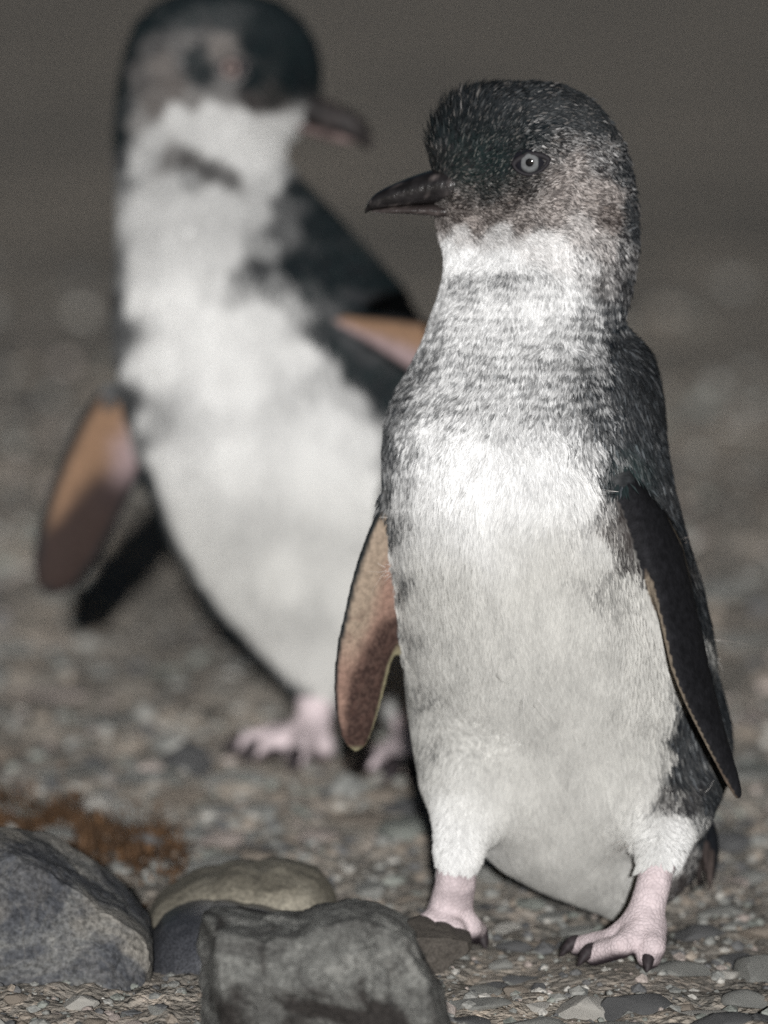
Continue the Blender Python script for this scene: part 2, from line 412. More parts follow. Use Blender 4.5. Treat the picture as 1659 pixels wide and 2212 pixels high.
    roll = rng.normal(0, 1, B.nfeath)[:, None]*B.roll(u, v)[:, None]; sd = side*np.cos(roll)+Np*np.sin(roll)
    root_p = Pn-Np*0.0004; mid = Pn+flow*(Ln*0.5)[:, None]+Np*(lift*Ln*0.55)[:, None]; tip = Pn+flow*Ln[:, None]+Np*(lift*Ln*0.8)[:, None]
    FV = np.stack([root_p, mid+sd*Wd[:, None]/2, tip, mid-sd*Wd[:, None]/2], 1).reshape(-1, 3)
    keep = ~((Np[:, 2] > .5) & (v > B.shoulder_v) & (v < B.shoulder_v+400))
    for (ue, ve, rr, pr, sgn), hit in zip(B.eyes, hits): keep &= np.linalg.norm((tip-hit)*np.array([.78, .5, 1]), axis=1) > rr*1.0
    FV = FV.reshape(-1, 4, 3)[keep].reshape(-1, 3); col = col[keep]
    FQ = np.arange(len(FV)).reshape(-1, 4)
    pl = obj('plumage', new_mesh('plumage', FV-b0, FQ, False, np.repeat(col, 4, 0), None, (M_FEATH,)), body)
    tag(pl, kind='stuff')

    # ---- loose down: thin curved wisps
    wl = []; wf = []; wc = []
    for (p0, d0, L, c0) in B.wisps(rng):
        p0 = np.array(p0); d0 = np.array(d0)/np.linalg.norm(d0); cur = rng.normal(0, 1, 3)*0.9; sdv = np.cross(d0, [0, 1, 0]); base_i = len(wl)
        for j in range(7):
            tt = j/6; q = p0+d0*L*tt+cur*L*0.6*tt*tt; hw = 0.00009*(1-0.7*tt); wl += [q-sdv*hw, q+sdv*hw]; wc += [c0, c0]
        for j in range(6): wf.append((base_i+2*j, base_i+2*j+1, base_i+2*j+3, base_i+2*j+2))
    if wl:
        dn = obj('down', new_mesh('down', np.array(wl)-b0, np.array(wf), False, np.array(wc), None, (M_FEATH,)), body); tag(dn, kind='stuff')

    # ---- claws
    for (p, d, L, r) in B.claws:
        p = np.array(p); d = np.array(d)/np.linalg.norm(d); up = np.array([0, 0, 1.0]); sd = np.cross(d, up); sd /= np.linalg.norm(sd); up = np.cross(sd, d); R = []
        for j in range(8):
            t = j/7; c = p+d*L*(t-0.15)+up*L*(0.10*math.sin(t*math.pi)-0.45*t*t); rr = r*.88*(1-t**2.6)**0.7+0.0003
            R.append(np.array([c+sd*rr*math.cos(k)+up*rr*1.15*math.sin(k) for k in np.linspace(0, 2*math.pi, 10, endpoint=False)]))
        cv_, cf = loft_mesh(R); cc = np.tile(np.array([0.028, 0.022, 0.024]), (len(cv_), 1))
        obj('claw', new_mesh('claw', cv_-b0, cf, True, cc, None, (M_CLAW,)), root)
    # ---- tail feathers
    for (p, q, wd, c) in B.tail:
        p = np.array(p); q = np.array(q); d = q-p; L = np.linalg.norm(d); d /= L; sd = np.cross(d, [0.25, 1, 0]); sd /= np.linalg.norm(sd); nn = np.cross(sd, d); R = []
        for j in range(9):
            t = j/8; hw = wd*(0.55+0.45*math.sin(min(t*1.4, 1)*math.pi/2))*(1-t**2.5)+0.0003; cpos = p+d*L*t+nn*0.004*math.sin(t*2.6)
            R.append(np.array([cpos-sd*hw, cpos+nn*0.0009*(1-t*.6), cpos+sd*hw, cpos-nn*0.0009*(1-t*.6)]))
        tv, tf = loft_mesh(R); obj('tail_feather', new_mesh('tail_feather', tv-b0, tf, True, np.tile(np.array(c), (len(tv), 1)), None, (M_FLIP,)), root)
    # ---- bill
    for nm, rows, c1 in B.bill:
        R = []
        for (ut, vt, ub, vb, hw) in rows:                      # top and bottom edge in the bill's own plane, half width
            t = at(ut, vt, B.billY); bt = at(ub, vb, B.billY); m = (t+bt)/2; hh = (t-bt)/2; yv = np.array([B.billtilt*0, 1.0, 0])
            R.append(np.array([m+hh*np.sign(math.sin(k))*abs(math.sin(k))**0.8+yv*hw*np.sign(math.cos(k))*abs(math.cos(k))**0.8 for k in np.linspace(0, 2*math.pi, 20, endpoint=False)]))
        # resample smoothly along the length
        R = np.array(R); n = len(R); tt = np.linspace(0, n-1, 4*n); i = np.clip(tt.astype(int), 0, n-2); f = (tt-i)[:, None, None]
        p0, p1, p2, p3 = R[np.clip(i-1, 0, n-1)], R[i], R[i+1], R[np.clip(i+2, 0, n-1)]
        RR = 0.5*((2*p1)+(-p0+p2)*f+(2*p0-5*p1+4*p2-p3)*f*f+(-p0+3*p1-3*p2+p3)*f**3)
        bv, bf = loft_mesh(list(RR)); n2 = fbm(bv*np.array([0.35, 1, 1]), 420, 4, 5)
        cc = np.array(c1)*(1+0.5*n2)[:, None]+np.array([0.10, 0.085, 0.08])*sstep(0.25, 0.6, n2)[:, None]+np.array([.16, .145, .14])*(sstep(.80, .97, np.repeat(np.linspace(0, 1, len(RR)), 20))*(.5+n2))[:, None]
        o = obj(nm, new_mesh(nm, bv-b0, bf, True, np.clip(cc, 0.008, 1), None, (B.hornmat,)), root)
    # ---- eye
    for (ue, ve, rr, pr, sgn), hit in zip(B.eyes, hits):
        nrm = gradient(soft, hit[None])[0]; nrm = nrm+np.array([0, sgn*0.8, 0]); nrm /= np.linalg.norm(nrm)
        X = np.cross([0, 0, 1.0], nrm); X /= np.linalg.norm(X); Z = np.cross(nrm, X)
        def cap(r0, r1, hgt, nseg=40, nr=10, sx=1.0):
            Vv, Ff = [], []
            for i in range(nr+1):
                r = r0+(r1-r0)*i/nr
                for j in range(nseg):
                    k = 2*math.pi*j/nseg; Vv.append(hit+X*r*math.cos(k)*sx+Z*r*math.sin(k)+nrm*hgt(r))
            for i in range(nr):
                for j in range(nseg):
                    q = i*nseg+j; q2 = i*nseg+(j+1) % nseg; Ff.append((q, q+nseg, q2+nseg, q2))
            return np.array(Vv), Ff
        Rb = rr*1.7; dome = lambda r: B.eyelift-Rb+math.sqrt(max(Rb*Rb-r*r, 0))
        ev, ef = cap(0.0002, rr*1.12, lambda r: dome(r)-0.0002, sx=1.18); eye = obj('eye', new_mesh('eye', ev-b0, ef, True, np.tile([0.012, 0.012, 0.016], (len(ev), 1)), None, (B.eyemat,)), root)
        iv, if_ = cap(pr*0.9, rr*0.80, dome); rad = np.linalg.norm(iv-hit-np.outer((iv-hit) @ nrm, nrm), axis=1)/rr
        ic = np.array(B.iris)*(0.84+0.16*np.cos((rad-0.50)*13.0))[:, None]*(1-.75*sstep(.66, .78, rad))[:, None]; obj('iris', new_mesh('iris', iv-b0, if_, True, ic, None, (B.eyemat,)), eye)
        pv, pf = cap(0.0001, pr, lambda r: dome(r)+0.00015); obj('pupil', new_mesh('pupil', pv-b0, pf, True, np.tile([0.003, 0.003, 0.004], (len(pv), 1)), None, (B.eyemat,)), eye)
        R = []                                                       # almond-shaped lid rim
        for j in range(48):
            k = 2*math.pi*j/48; cx = rr*1.30*math.cos(k); cz = rr*(0.58 if math.sin(k) > 0 else 0.90)*math.sin(k)*(1-0.25*abs(math.cos(k))**2)
            cz += 0.16*rr*math.cos(k)*(1); c = hit+X*(cx+.0005)+Z*cz+nrm*(dome(rr*0.98)+0.0002); o_ = X*math.cos(k)+Z*math.sin(k)
            R.append(np.array([c+o_*(0.0013 if math.sin(k) > 0 else .0008)*math.cos(q)+nrm*0.0009*math.sin(q) for q in np.linspace(0, 2*math.pi, 8, endpoint=False)]))
        R.append(R[0]); lv, lf = loft_mesh(R, False); obj('eyelid', new_mesh('eyelid', lv-b0, lf, True, np.tile([0.022, 0.02, 0.023], (len(lv), 1)), None, (M_LID,)), eye)
    return root

# ---------------- near penguin
N_ = Bird(); N_.seed = 4; N_.Y0 = 0.04; Y = N_.Y0
N_.label = 'small grey and white penguin with speckled grey neck, pale round eye and lowered flippers'
N_.base = tuple(ground_at(1200, 2070)[:2])+(0.0,)
N_.torso = Loft([
 (181, 1146, 1160, .001, .001), (183, 1122, 1182, .006, .006), (187, 1095, 1205, .010, .010), (194, 1060, 1230, .0145, .0145), (206, 1026, 1258, .0195, .0195), (220, 1002, 1278, .023, .023), (236, 984, 1294, .0255, .0255),
 (260, 966, 1314, .028, .028), (285, 952, 1330, .0298, .0298), (310, 942, 1343, .0312, .0312), (335, 938, 1352, .0324, .0324), (360, 942, 1360, .0331, .0331), (390, 956, 1366, .0336, .0336),
 (430, 970, 1372, .0338, .0338), (460, 966, 1375, .0336, .0336), (485, 950, 1376, .0334, .0334), (505, 947, 1376, .0334, .0334), (525, 954, 1376, .0334, .0334),
 (550, 962, 1374, .034, .034), (590, 962, 1367, .036, .036), (640, 950, 1358, .039, .037), (690, 932, 1346, .043, .040),
 (722, 922, 1362, .046, .044), (760, 906, 1394, .050, .050), (800, 886, 1410, .054, .055), (850, 857, 1421, .058, .060),
 (900, 837, 1427, .063, .062), (960, 828, 1433, .068, .063), (1040, 826, 1448, .071, .064), (1110, 828, 1466, .0715, .065),
 (1180, 834, 1486, .0705, .066), (1250, 845, 1508, .068, .067), (1330, 856, 1528, .0635, .067), (1400, 865, 1541, .0575, .068),
 (1480, 882, 1547, .049, .069), (1560, 903, 1549, .039, .070), (1640, 925, 1545, .030, .070), (1712, 948, 1540, .023, .070),
 (1782, 980, 1535, .015, .069), (1848, 1018, 1524, .006, .066), (1900, 1075, 1510, -.003, .062), (1943, 1145, 1488, -.012, .057),
 (1980, 1230, 1452, -.020, .050), (2003, 1300, 1405, -.028, .044), (2013, 1338, 1365, -.033, .038)], Y, face=(at(930, 500, Y)[2], at(930, 240, Y)[2], -1, .5))
def A3(u, v, y): return at(u, v, y)
px = 1/5260.0
N_.thighs = [[(A3(1034, 1560, .050), 84*px), (A3(1008, 1700, .030), 74*px), (A3(992, 1840, .012), 51*px)],
             [(A3(1440, 1620, .050), 90*px), (A3(1440, 1740, .024), 80*px), (A3(1428, 1836, .004), 50*px)]]
N_.lores = [(A3(1065, 408, Y-.002), A3(1012, 414, Y-.003), .0205, .0105), (A3(1060, 440, Y-.002), A3(1008, 446, Y-.003), .018, .0080)]
G = ground_at
def up(p, h): q = np.array(p, float); q[2] = h; return q
rank = A3(1392, 1985, -.012); rheel = up(G(1405, 2072), .007)
rt1, rt2, rt3 = up(G(1250, 2074), .0058), up(G(1285, 2092), .0058), up(G(1402, 2100), .0062)
lank = A3(970, 1978, .018); lheel = up(G(960, 2035), .008)
lt1, lt2, lt3 = up(G(905, 2050), .0065), up(G(972, 2070), .0065), up(G(1030, 2046), .006)
N_.feet = [dict(leg=[(A3(1426, 1835, .003), 40*px), (A3(1412, 1910, -.006), 37*px), (rank, 41*px), (rheel, 27*px)],
                toes=[[(rank+[-.002, 0, -.001], .0062), (A3(1322, 2028, -.014), .0046), (rt1, .0044)], [(rank+[0, -.004, -.003], .0064), (A3(1342, 2044, -.026), .0050), (rt2, .0048)],
                      [(rank+[.003, -.001, -.004], .0064), (A3(1410, 2046, -.026), .0054), (rt3, .0052)]],
                webs=[(rank+[-.004, -.004, -.006], rt1+[.004, .002, .001], rt2+[.003, .002, .001]), (rank+[0, -.006, -.005], rt2+[.005, .002, .0015], rt3+[-.001, .003, .0015])]),
           dict(leg=[(A3(990, 1835, .012), 45*px), (A3(984, 1910, .014), 44*px), (lank, 50*px), (lheel, 34*px)],
                toes=[[(lank+[-.002, -.001, -.009], .0062), (A3(934, 2002, .01), .0070), (lt1, .0058)], [(lank+[0, -.002, -.009], .0062), (A3(972, 2016, .006), .0068), (lt2, .0058)],
                      [(lank+[.002, -.001, -.009], .0058), (A3(1010, 2004, .015), .0060), (lt3, .0050)]],
                webs=[(lank+[-.002, -.002, -.008], lt1, lt2), (lank+[0, -.002, -.008], lt2, lt3)])]
N_.foot_top = 0.055
N_.claws = [(rt1+[-.001, -.001, .0015], (-1, -.42, -.10), .0095, .0029), (rt2+[-.001, -.001, .0015], (-.9, -.62, -.10), .0095, .0031),
            (rt3+[0, -.001, .001], (-.15, -1, -.15), .0095, .0031), (lt3+[.0005, -.001, .001], (.5, -1, -.2), .010, .0034),
            (lt2+[0, -.002, .001], (.2, -1, -.1), .010, .0038), (lt1+[0, -.002, .001], (-.2, -1, -.1), .010, .0038)]
# flipper lying against the flank, seen nearly on edge
fA = A3(1350, 1062, -.0165); fB = A3(1599, 1727, -.014)
fR = Flipper(fA, fB, (.45, .89, 0), [(-.04, -.002, .006, .0035), (0, -.004, .010, .0048), (.12, -.0025, .022, .0052), (.25, -.0028, .0285, .0050), (.41, -.0080, .0245, .0045), (.53, -.0135, .0205, .0042),
     (.60, -.0140, .0165, .0038), (.69, -.0125, .0130, .0035), (.81, -.0090, .0085, .003), (.93, -.0050, .005, .0025), (.98, -.0030, .003, .0018), (1.0, -.001, .001, .001)], bend=-.001)
def colR(s, x, h, p, nd):
    c = np.tile(np.array([0.014, 0.014, 0.016]), (len(s), 1)); n = fbm(p, 420, 3, 4)
    c *= (1+0.5*n)[:, None]
    e = (1-sstep(0.10+0.03*n, 0.16+0.03*n, x))*sstep(.04, .14, s)*(1-sstep(.80, .95, s)); under = sstep(-0.15, 0.15, -nd*fR.out)
    e2 = sstep(.955, .985, x)*sstep(.1, .2, s)
    light = np.clip(e*under+e2*.8, 0, 1)[:, None]
    c = c*(1-light)+np.array([0.24, 0.20, 0.155])*light
    u2 = (under*(1-light[:, 0]))[:, None]; return c*(1-u2)+np.array([0.17, 0.13, 0.10])*u2
fR.color = colR
fR.out = 1.0 if fR.n[0] > 0 else -1.0
# other flipper, hanging away from the body with its underside showing
gA = A3(838, 1085, .020); gB = A3(766, 1624, .030)
fL = Flipper(gA, gB, (.86, .5, 0), [(-.03, -.002, .008, .004), (0, -.003, .012, .0048), (.12, -.0080, .018, .0050), (.225, -.0115, .0205, .0047), (.33, -.0138, .0205, .0044), (.43, -.0150, .0190, .004),
     (.54, -.0164, .0145, .0037), (.64, -.0162, .0108, .0035), (.745, -.0150, .0097, .0032), (.85, -.0120, .0083, .003), (.93, -.0086, .0068, .0025), (.975, -.0045, .0048, .002), (1.0, -.0005, .002, .001)], bend=.002)
def colL(s, x, h, p, nd):
    n = fbm(p, 330, 4, 14); m = fbm(p, 90, 3, 15); fine = vnoise(p, 1100, 16)
    c = np.tile(np.array([0.275, 0.175, 0.138]), (len(s), 1))
    ye = (1-sstep(.22, .46, x+.06*m))*(1-sstep(.45, .7, s)); c = c*(1-ye[:, None]*.75)+np.array([0.30, 0.25, 0.19])*(ye*.75)[:, None]
    dk = sstep(-.05, .35, x-.36+.30*m+(s-.5)*.75)*sstep(.20, .5, s+.1*m); dk = np.clip(dk+.8*sstep(.78, .98, s+.08*m), 0, 1)*(.86+.2*(fine > 0)*1.0)
    c = c*(1-np.clip(dk, 0, 1)[:, None]*.94)+np.array([0.034, 0.021, 0.019])*(np.clip(dk, 0, 1)*.94)[:, None]
    blot = (sstep(.15, .4, n)*(s > .42)*.3)[:, None]; c = c*(1-blot)+np.array([0.10, 0.055, 0.045])*blot
    rim = sstep(.86, .92, x)*sstep(.52, .62, s)+sstep(.965, .99, s); rim = np.clip(rim, 0, 1)[:, None]*.85; c = c*(1-rim)+np.array([0.36, 0.33, 0.21])*rim
    o = (1-sstep(.02, .075+.03*n, x))[:, None]; c = c*(1-o)+np.array([0.018, 0.022, 0.024])*o
    bk = sstep(-.1, .25, -nd*fL.face)[:, None]; return c*(1-bk)+np.array([0.014, 0.014, 0.016])*bk
fL.color = colL; fL.face = 1.0 if fL.n[1] < 0 else -1.0
fR.bare = -.02; fL.bare = .03
for f_ in (fR, fL):
    pts = np.array([f_.A+f_.ax*f_.L*s+f_.w*e for s in (-.05, 1) for e in (f_.t[:, 1].min(), f_.t[:, 2].max())]); f_.lo = pts.min(0)-.01; f_.hi = pts.max(0)+.01
N_.flippers = [fR, fL]
N_.lo = np.array([at(690, 1000, Y)[0], -.075, -.004]); N_.hi = np.array([at(1625, 1000, Y)[0], .135, at(900, 165, Y)[2]+.004]); N_.vox = .0013
N_.anchors = [
 (1150,190,.03),(1000,225,.03),(1280,262,.07),(938,300,.02),(950,380,.03,.3),(1050,300,.05),(1100,250,.05),(1200,262,.08),(1070,370,.04),(1050,425,.10,.5),(1000,440,.14,.8),
 (1145,300,.10),(1200,325,.16,.4),(1225,370,.36,.8),(1280,345,.18,.3),(1340,380,.10),(1362,450,.08),(1310,425,.40,.9),(1305,480,.22,1.),(1255,440,.46,.9),(1200,420,.36,.9),(1120,410,.12,.6),
 (1090,450,.16,.9),(1180,470,.46,.9),(1240,500,.62,.6),(1300,540,.50,.6),(1345,540,.18,.3),(1370,500,.08),(1020,478,.40,1.),(985,466,.20,1.),(950,484,.35,.9),(945,500,.75,.5),(1060,472,.34,1.),(1120,482,.45,.9),
 (985,506,.85,.3),(1070,512,.86,.25),(1150,535,.90,.2),(958,525,.95),(1000,560,1.),(1080,565,1.),(1200,560,.85,.2),(1260,585,.62,.2),(1310,610,.30,.4),(1350,620,.12,.2),
 (1000,614,.52),(960,640,.72),(1080,612,.55),(1080,660,.76),(1150,620,.66),(1150,665,.84),(1220,640,.74),(1270,680,.40),(1325,680,.12),(1000,700,.66),(1080,720,.68),(1150,720,.72),(940,720,.45),(1210,740,.60),(1265,760,.36),(1335,760,.07),
 (1395,800,.05),(915,790,.30),(980,800,.55),(1060,800,.55),(1140,810,.58),(1200,830,.50),(1270,850,.22),(1340,850,.07),(870,860,.22),(930,870,.48),(1000,880,.60),(1080,890,.64),(1150,900,.60),(1220,920,.50),(1080,935,.74),(1000,925,.70),(1160,945,.70),(1080,995,.95),(1000,990,.94),(1180,1010,.92),
 (1290,930,.20),(1350,950,.05),(1425,950,.04),(842,950,.18),(890,950,.55),(940,950,.80),(1020,960,.86),(1100,968,.87),(1190,980,.84),(1250,990,.60),(1215,1030,.86),(1310,1010,.22),(1350,1030,.04),(1342,1055,.03),(1355,1075,.03),(1322,1040,.08),(833,1050,.20),(870,1060,.60),
 (915,1060,.88),(960,1060,1.),(1050,1080,1.),(1180,1080,1.),(1250,1080,.86),(1300,1090,.45,.3),(1330,1105,.10,.8),(1350,1150,.05,.9),(1375,1190,.05,.9),(1395,1235,.06,.8),(1318,1150,.40,.7),(1350,1215,.35,.6),(1285,1180,.95),(842,1150,.28),(870,1170,.74),(910,1180,.86),(950,1190,.97),
 (1100,1200,1.),(1345,1245,.72,.2),(1390,1285,.84),(1425,1320,.88),(858,1260,.45),(900,1280,.82),(940,1300,.96),(1000,1350,1.),(1200,1350,1.),(1400,1380,.97),(1445,1420,.88),(1485,1450,.12),(868,1380,.55),(905,1420,.80),(950,1430,.95),(1050,1500,1.),
 (1250,1500,1.),(1400,1500,1.),(1432,1520,.95),(1475,1535,.06),(1462,1500,.4),(897,1500,.55),(940,1550,.80),(990,1570,.95),(1100,1650,1.),(1300,1650,1.),(1395,1620,.97),(1425,1620,.7,.3),(1462,1600,.05),(1455,1660,.07),(925,1620,.62),(962,1650,.84),(925,1700,.9),
 (955,1740,1.),(1000,1800,1.),(1012,1690,.86),(1050,1740,.95),(1200,1800,1.),(1350,1780,.95),(1395,1690,.9,.2),(1440,1705,.30,.4),(1480,1715,.10,.3),(1525,1715,.05),(1430,1790,1.),(1470,1800,.95),(1505,1775,.4),
 (1535,1800,.05),(1400,1840,.9),(1450,1860,1.),(1498,1850,.25,.4),(1525,1900,.05,.5),(1200,1900,.9),(1330,1950,.8,.2),(1500,1300,.03),(1450,1150,.03),(1545,1500,.03),(1470,1900,.15,.7)]
N_.backdark = lambda u, v: np.where((v > 1720) & (u < 1100), 0.0, 1.0)
billbase = A3(935, 425, Y)
def flowN(P, Nv, u, v):
    d = np.tile(np.array([0.0, 0.12, -1.0]), (len(P), 1)); c = at(1150, 1200, Y)[0]
    d[:, 0] += (P[:, 0]-c)*2.2*sstep(800, 1000, v)-(P[:, 0]-c)*3.0*sstep(1450, 1750, v); d[:, 0] += -.18*sstep(560, 700, v)*(1-sstep(850, 1000, v))
    d[:, 1] += .5*sstep(1300, 1800, v)
    h = P-billbase; h /= np.linalg.norm(h, axis=1, keepdims=True); h[:, 2] -= .25*sstep(1050, 1300, u); hw = (1-sstep(480, 640, v))[:, None]
    top = (1-sstep(240, 380, v))*(1-sstep(1000, 1150, u)); h[:, 2] += .5*top
    return h*hw+d*(1-hw)
N_.flow = flowN
def densN(u, v): return 1.0+2.2*(1-sstep(560, 760, v))+0.8*(1-sstep(760, 1050, v))
N_.density = densN
def sizeN(u, v):
    h = 1-sstep(480, 760, v); b = sstep(760, 1150, v)
    L = .0029*h+.0044*(1-h)*(1-b)+.0068*b; W = .00068*h+.00082*(1-h)*(1-b)+.0015*b
    lift = .28*h+.18*(1-h)*(1-b)+.035*b
    th = sstep(1640, 1740, v)*1.0*np.clip((u < 1060)*1.0+(u > 1370), 0, 1); L = L*(1-.35*th); lift = lift+.02*th
    cr = (1-sstep(300, 420, v))*(1-sstep(960, 1120, u)); L = L+.0032*cr; lift = lift+.45*cr
    bk = sstep(1290, 1370, u)*sstep(690, 730, v); L = L+.002*bk*(1-b); lift = lift+.12*bk
    return L, W, lift
N_.size = sizeN; N_.spike = lambda u, v: .10*(1-sstep(300, 370, v))*(1-sstep(1080, 1250, u))+.03*(1-sstep(560, 700, v))*sstep(1250, 1330, u); N_.roll = lambda u, v: .28-.18*sstep(980, 1220, v)
def patN(P, u, v, w, br, rng):
    n = len(u); r = rng.random(n); w = np.clip(w+.03*sstep(600, 660, v)*(1-sstep(800, 950, v))*sstep(.3, .6, w), 0, 1)
    ph = v/21.0*2*np.pi+5.5*fbm(P, 60, 3, 41)+2.6*fbm(P, 210, 2, 42); rip = np.sin(ph)
    neck = sstep(575, 640, v)*(1-sstep(880, 1010, v)); mid = 4*w*(1-w)
    n1 = fbm(P, 420, 2, 43); n2 = fbm(P*np.array([1, 1, .45]), 240, 3, 44)
    head = 1-sstep(540, 600, v)
    k = w+mid*(neck*(.30*rip*(.4+.9*np.clip(n2+.5, 0, 1))+.42*n1)+(1-neck)*(1-head)*(.12*n2+.16*n1)+head*.45*n1)+mid*(r-.5)*(.62+.5*head)
    x = np.clip(k, 0, 1); x = np.where(w < .9, (sstep(.12, .90, x)*.6+.4*x)*.97+.012, x)
    gr = w > .9; x[gr] = np.clip(w[gr]-.10*(r[gr] < .12)-.05*np.clip(n2[gr], 0, 1), 0, 1)
    x = np.clip(x-.03, 0, 1); cmp = .34*np.maximum(neck, head*.8)*sstep(.12, .4, w)*(1-sstep(.78, .98, w)); x = x*(1-cmp)+cmp*np.clip(w*.92, 0, 1); d = w < .09; x[d] = np.clip(w[d]*.25+.05*(r[d] < .15)+.02*np.clip(n1[d], 0, 1), 0, .3)
    green = .75*np.exp(-(((u-1040)/90)**2+((v-370)/60)**2))+.8*np.exp(-(((u-1345)/40)**2+((v-1020)/50)**2))+.08*(v < 330)
    return x, np.clip(br+.12*(rng.random(n)-.5), 0, 1), np.clip(green, 0, .9)*(rng.random(n) < .8)
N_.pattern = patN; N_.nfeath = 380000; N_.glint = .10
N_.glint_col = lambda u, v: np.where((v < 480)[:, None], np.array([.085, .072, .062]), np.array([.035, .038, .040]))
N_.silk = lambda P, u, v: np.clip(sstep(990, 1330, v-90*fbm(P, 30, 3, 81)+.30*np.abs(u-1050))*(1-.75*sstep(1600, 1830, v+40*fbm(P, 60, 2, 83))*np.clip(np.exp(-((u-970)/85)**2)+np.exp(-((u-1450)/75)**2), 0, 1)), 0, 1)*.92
def wispsN(rng):
    out = []
    for (u, v, y, dx, dz, L) in [(838, 1235, -.005, -1, .1, .006), (842, 1240, -.006, -1, -.3, .005), (836, 1228, -.004, -.8, .8, .005), (832, 1112, .0, -1, .3, .005),
            (1545, 1390, .03, 1, .3, .006), (1548, 1425, .03, 1, -.3, .005), (1520, 1705, .0, 1, .3, .004),
            (1480, 1170, .01, 1, .4, .006), (1330, 1062, -.04, -1, .2, .007), (1075, 1440, -.075, .2, -1, .006),
            (1140, 1500, -.072, -.5, -1, .006), (1160, 1510, -.072, .6, -1, .006), (1360, 1830, -.04, -1, -.4, .008), (1350, 1815, -.04, -.9, -.5, .008)]:
        for k in range(2): out.append((at(u+rng.normal()*4, v+rng.normal()*4, y), (dx+rng.normal()*.2, -.4, dz+rng.normal()*.2), L*rng.uniform(.7, 1.2), (0.55, 0.53, 0.51) if u < 1300 or rng.random() < .4 else (0.25, 0.22, 0.2)))
    return out
N_.wisps = wispsN
N_.tail = [(A3(1462+7*k, 1730+(k*37) % 30, .075+.003*(k % 4)), A3(1458+9.5*k+(k*53) % 11, 1885+(k*29) % 52, .098+.004*(k % 3)), .0036+.0006*(k % 3), [(.045, .038, .036), (.085, .068, .062), (.02, .02, .023), (.06, .048, .045), (.016, .018, .022)][(k*3) % 5]) for k in range(9)]
N_.bill = [('upper_bill', [(985, 362, 985, 440, .0120), (948, 364, 955, 438, .0105), (920, 371, 915, 440, .0090), (890, 381, 880, 443, .0077), (858, 394, 850, 446, .0064), (832, 406, 826, 449, .0053),
                           (812, 418, 808, 452, .0044), (797, 433, 796, 457, .0033), (789, 449, 789, 461, .0019), (787, 457, 788, 464, .0008)], (.015, .0135, .014)),
           ('lower_bill', [(985, 438, 985, 474, .0105), (950, 438, 950, 469, .0092), (915, 440, 912, 464, .0078), (880, 443, 876, 462, .0064), (846, 446, 842, 461, .0050), (818, 450, 816, 460, .0036), (802, 453, 802, 458, .0018)], (.036, .029, .028))]
N_.billY = Y-.003; N_.billtilt = 0; N_.iris = (.145, .15, .153)
N_.eyes = [(1145, 351, .0054, .00165, -1), (1145, 351, .0054, .00165, 1)]; N_.eyelift = .0020; N_.shoulder_v = 950; N_.hem = 1866; N_.eyemat = M_EYE; N_.hornmat = M_HORN; N_.var = lambda v: 1.0-.42*sstep(1000, 1200, v)
build_bird(N_)

# ---------------- far penguin
F_ = Bird(); F_.seed = 9; F_.Y0 = 0.53; Y = F_.Y0
F_.label = 'small penguin walking on gravel with orange-lined flippers held out and dark curved bill'
F_.base = tuple(ground_at(690, 1640)[:2])+(0.0,)
F_.torso = Loft([
 (-24, 462, 474, .001, .001), (-21, 430, 505, .007, .007), (-16, 405, 535, .012, .012), (-8, 375, 562, .0165, .0165), (10, 335, 610, .022, .022), (50, 295, 655, .028, .028), (100, 275, 684, .032, .032), (150, 262, 694, .034, .034), (200, 254, 690, .035, .035),
 (240, 249, 660, .035, .035), (280, 247, 642, .035, .036), (315, 247, 624, .035, .037), (345, 248, 614, .036, .038), (380, 249, 640, .038, .042), (430, 252, 690, .041, .048), (490, 253, 745, .046, .054),
 (560, 250, 810, .052, .060), (620, 246, 865, .056, .064), (680, 242, 905, .060, .067), (760, 246, 935, .064, .070), (850, 262, 955, .068, .072), (950, 290, 970, .071, .073), (1050, 320, 978, .072, .074),
 (1150, 355, 980, .071, .075), (1220, 390, 978, .068, .076), (1310, 448, 970, .061, .076), (1390, 520, 955, .050, .076), (1450, 590, 935, .038, .075), (1490, 650, 915, .026, .072), (1520, 700, 890, .014, .066), (1545, 760, 850, .0, .058), (1555, 790, 820, -.01, .05)], Y)
pf = 1/4560.0
F_.lores = [(A3(560, 215, Y-.006), A3(622, 232, Y-.008), .018, .0105)]
F_.thighs = [[(A3(700, 1380, Y-.02), 62*pf), (A3(690, 1440, Y-.03), 52*pf), (A3(684, 1478, Y-.032), 40*pf)], [(A3(880, 1400, Y-.02), 62*pf), (A3(885, 1460, Y-.03), 52*pf), (A3(885, 1510, Y-.034), 40*pf)]]
a1 = A3(674, 1585, Y-.045); h1 = up(G(690, 1640), .006); k1, k2, k3 = up(G(522, 1628), .005), up(G(556, 1643), .005), up(G(640, 1660), .005)
a2 = A3(885, 1610, Y-.045); h2 = up(G(880, 1658), .006); j1, j2, j3 = up(G(800, 1672), .005), up(G(850, 1685), .005), up(G(890, 1685), .005)
def foot(an, he, hip, t):
    return dict(leg=[(hip, 40*pf), (an, 40*pf), (he, 36*pf)], toes=[[(an, .0075), ((an+q)/2+[0, 0, .001], .0062), (q, .0055)] for q in t], webs=[(an+[0, 0, -.008], t[0], t[1]), (an+[0, 0, -.008], t[1], t[2])])
F_.feet = [foot(a1, h1, A3(684, 1486, Y-.032), (k1, k2, k3)), foot(a2, h2, A3(885, 1518, Y-.034), (j1, j2, j3))]
F_.foot_top = .06
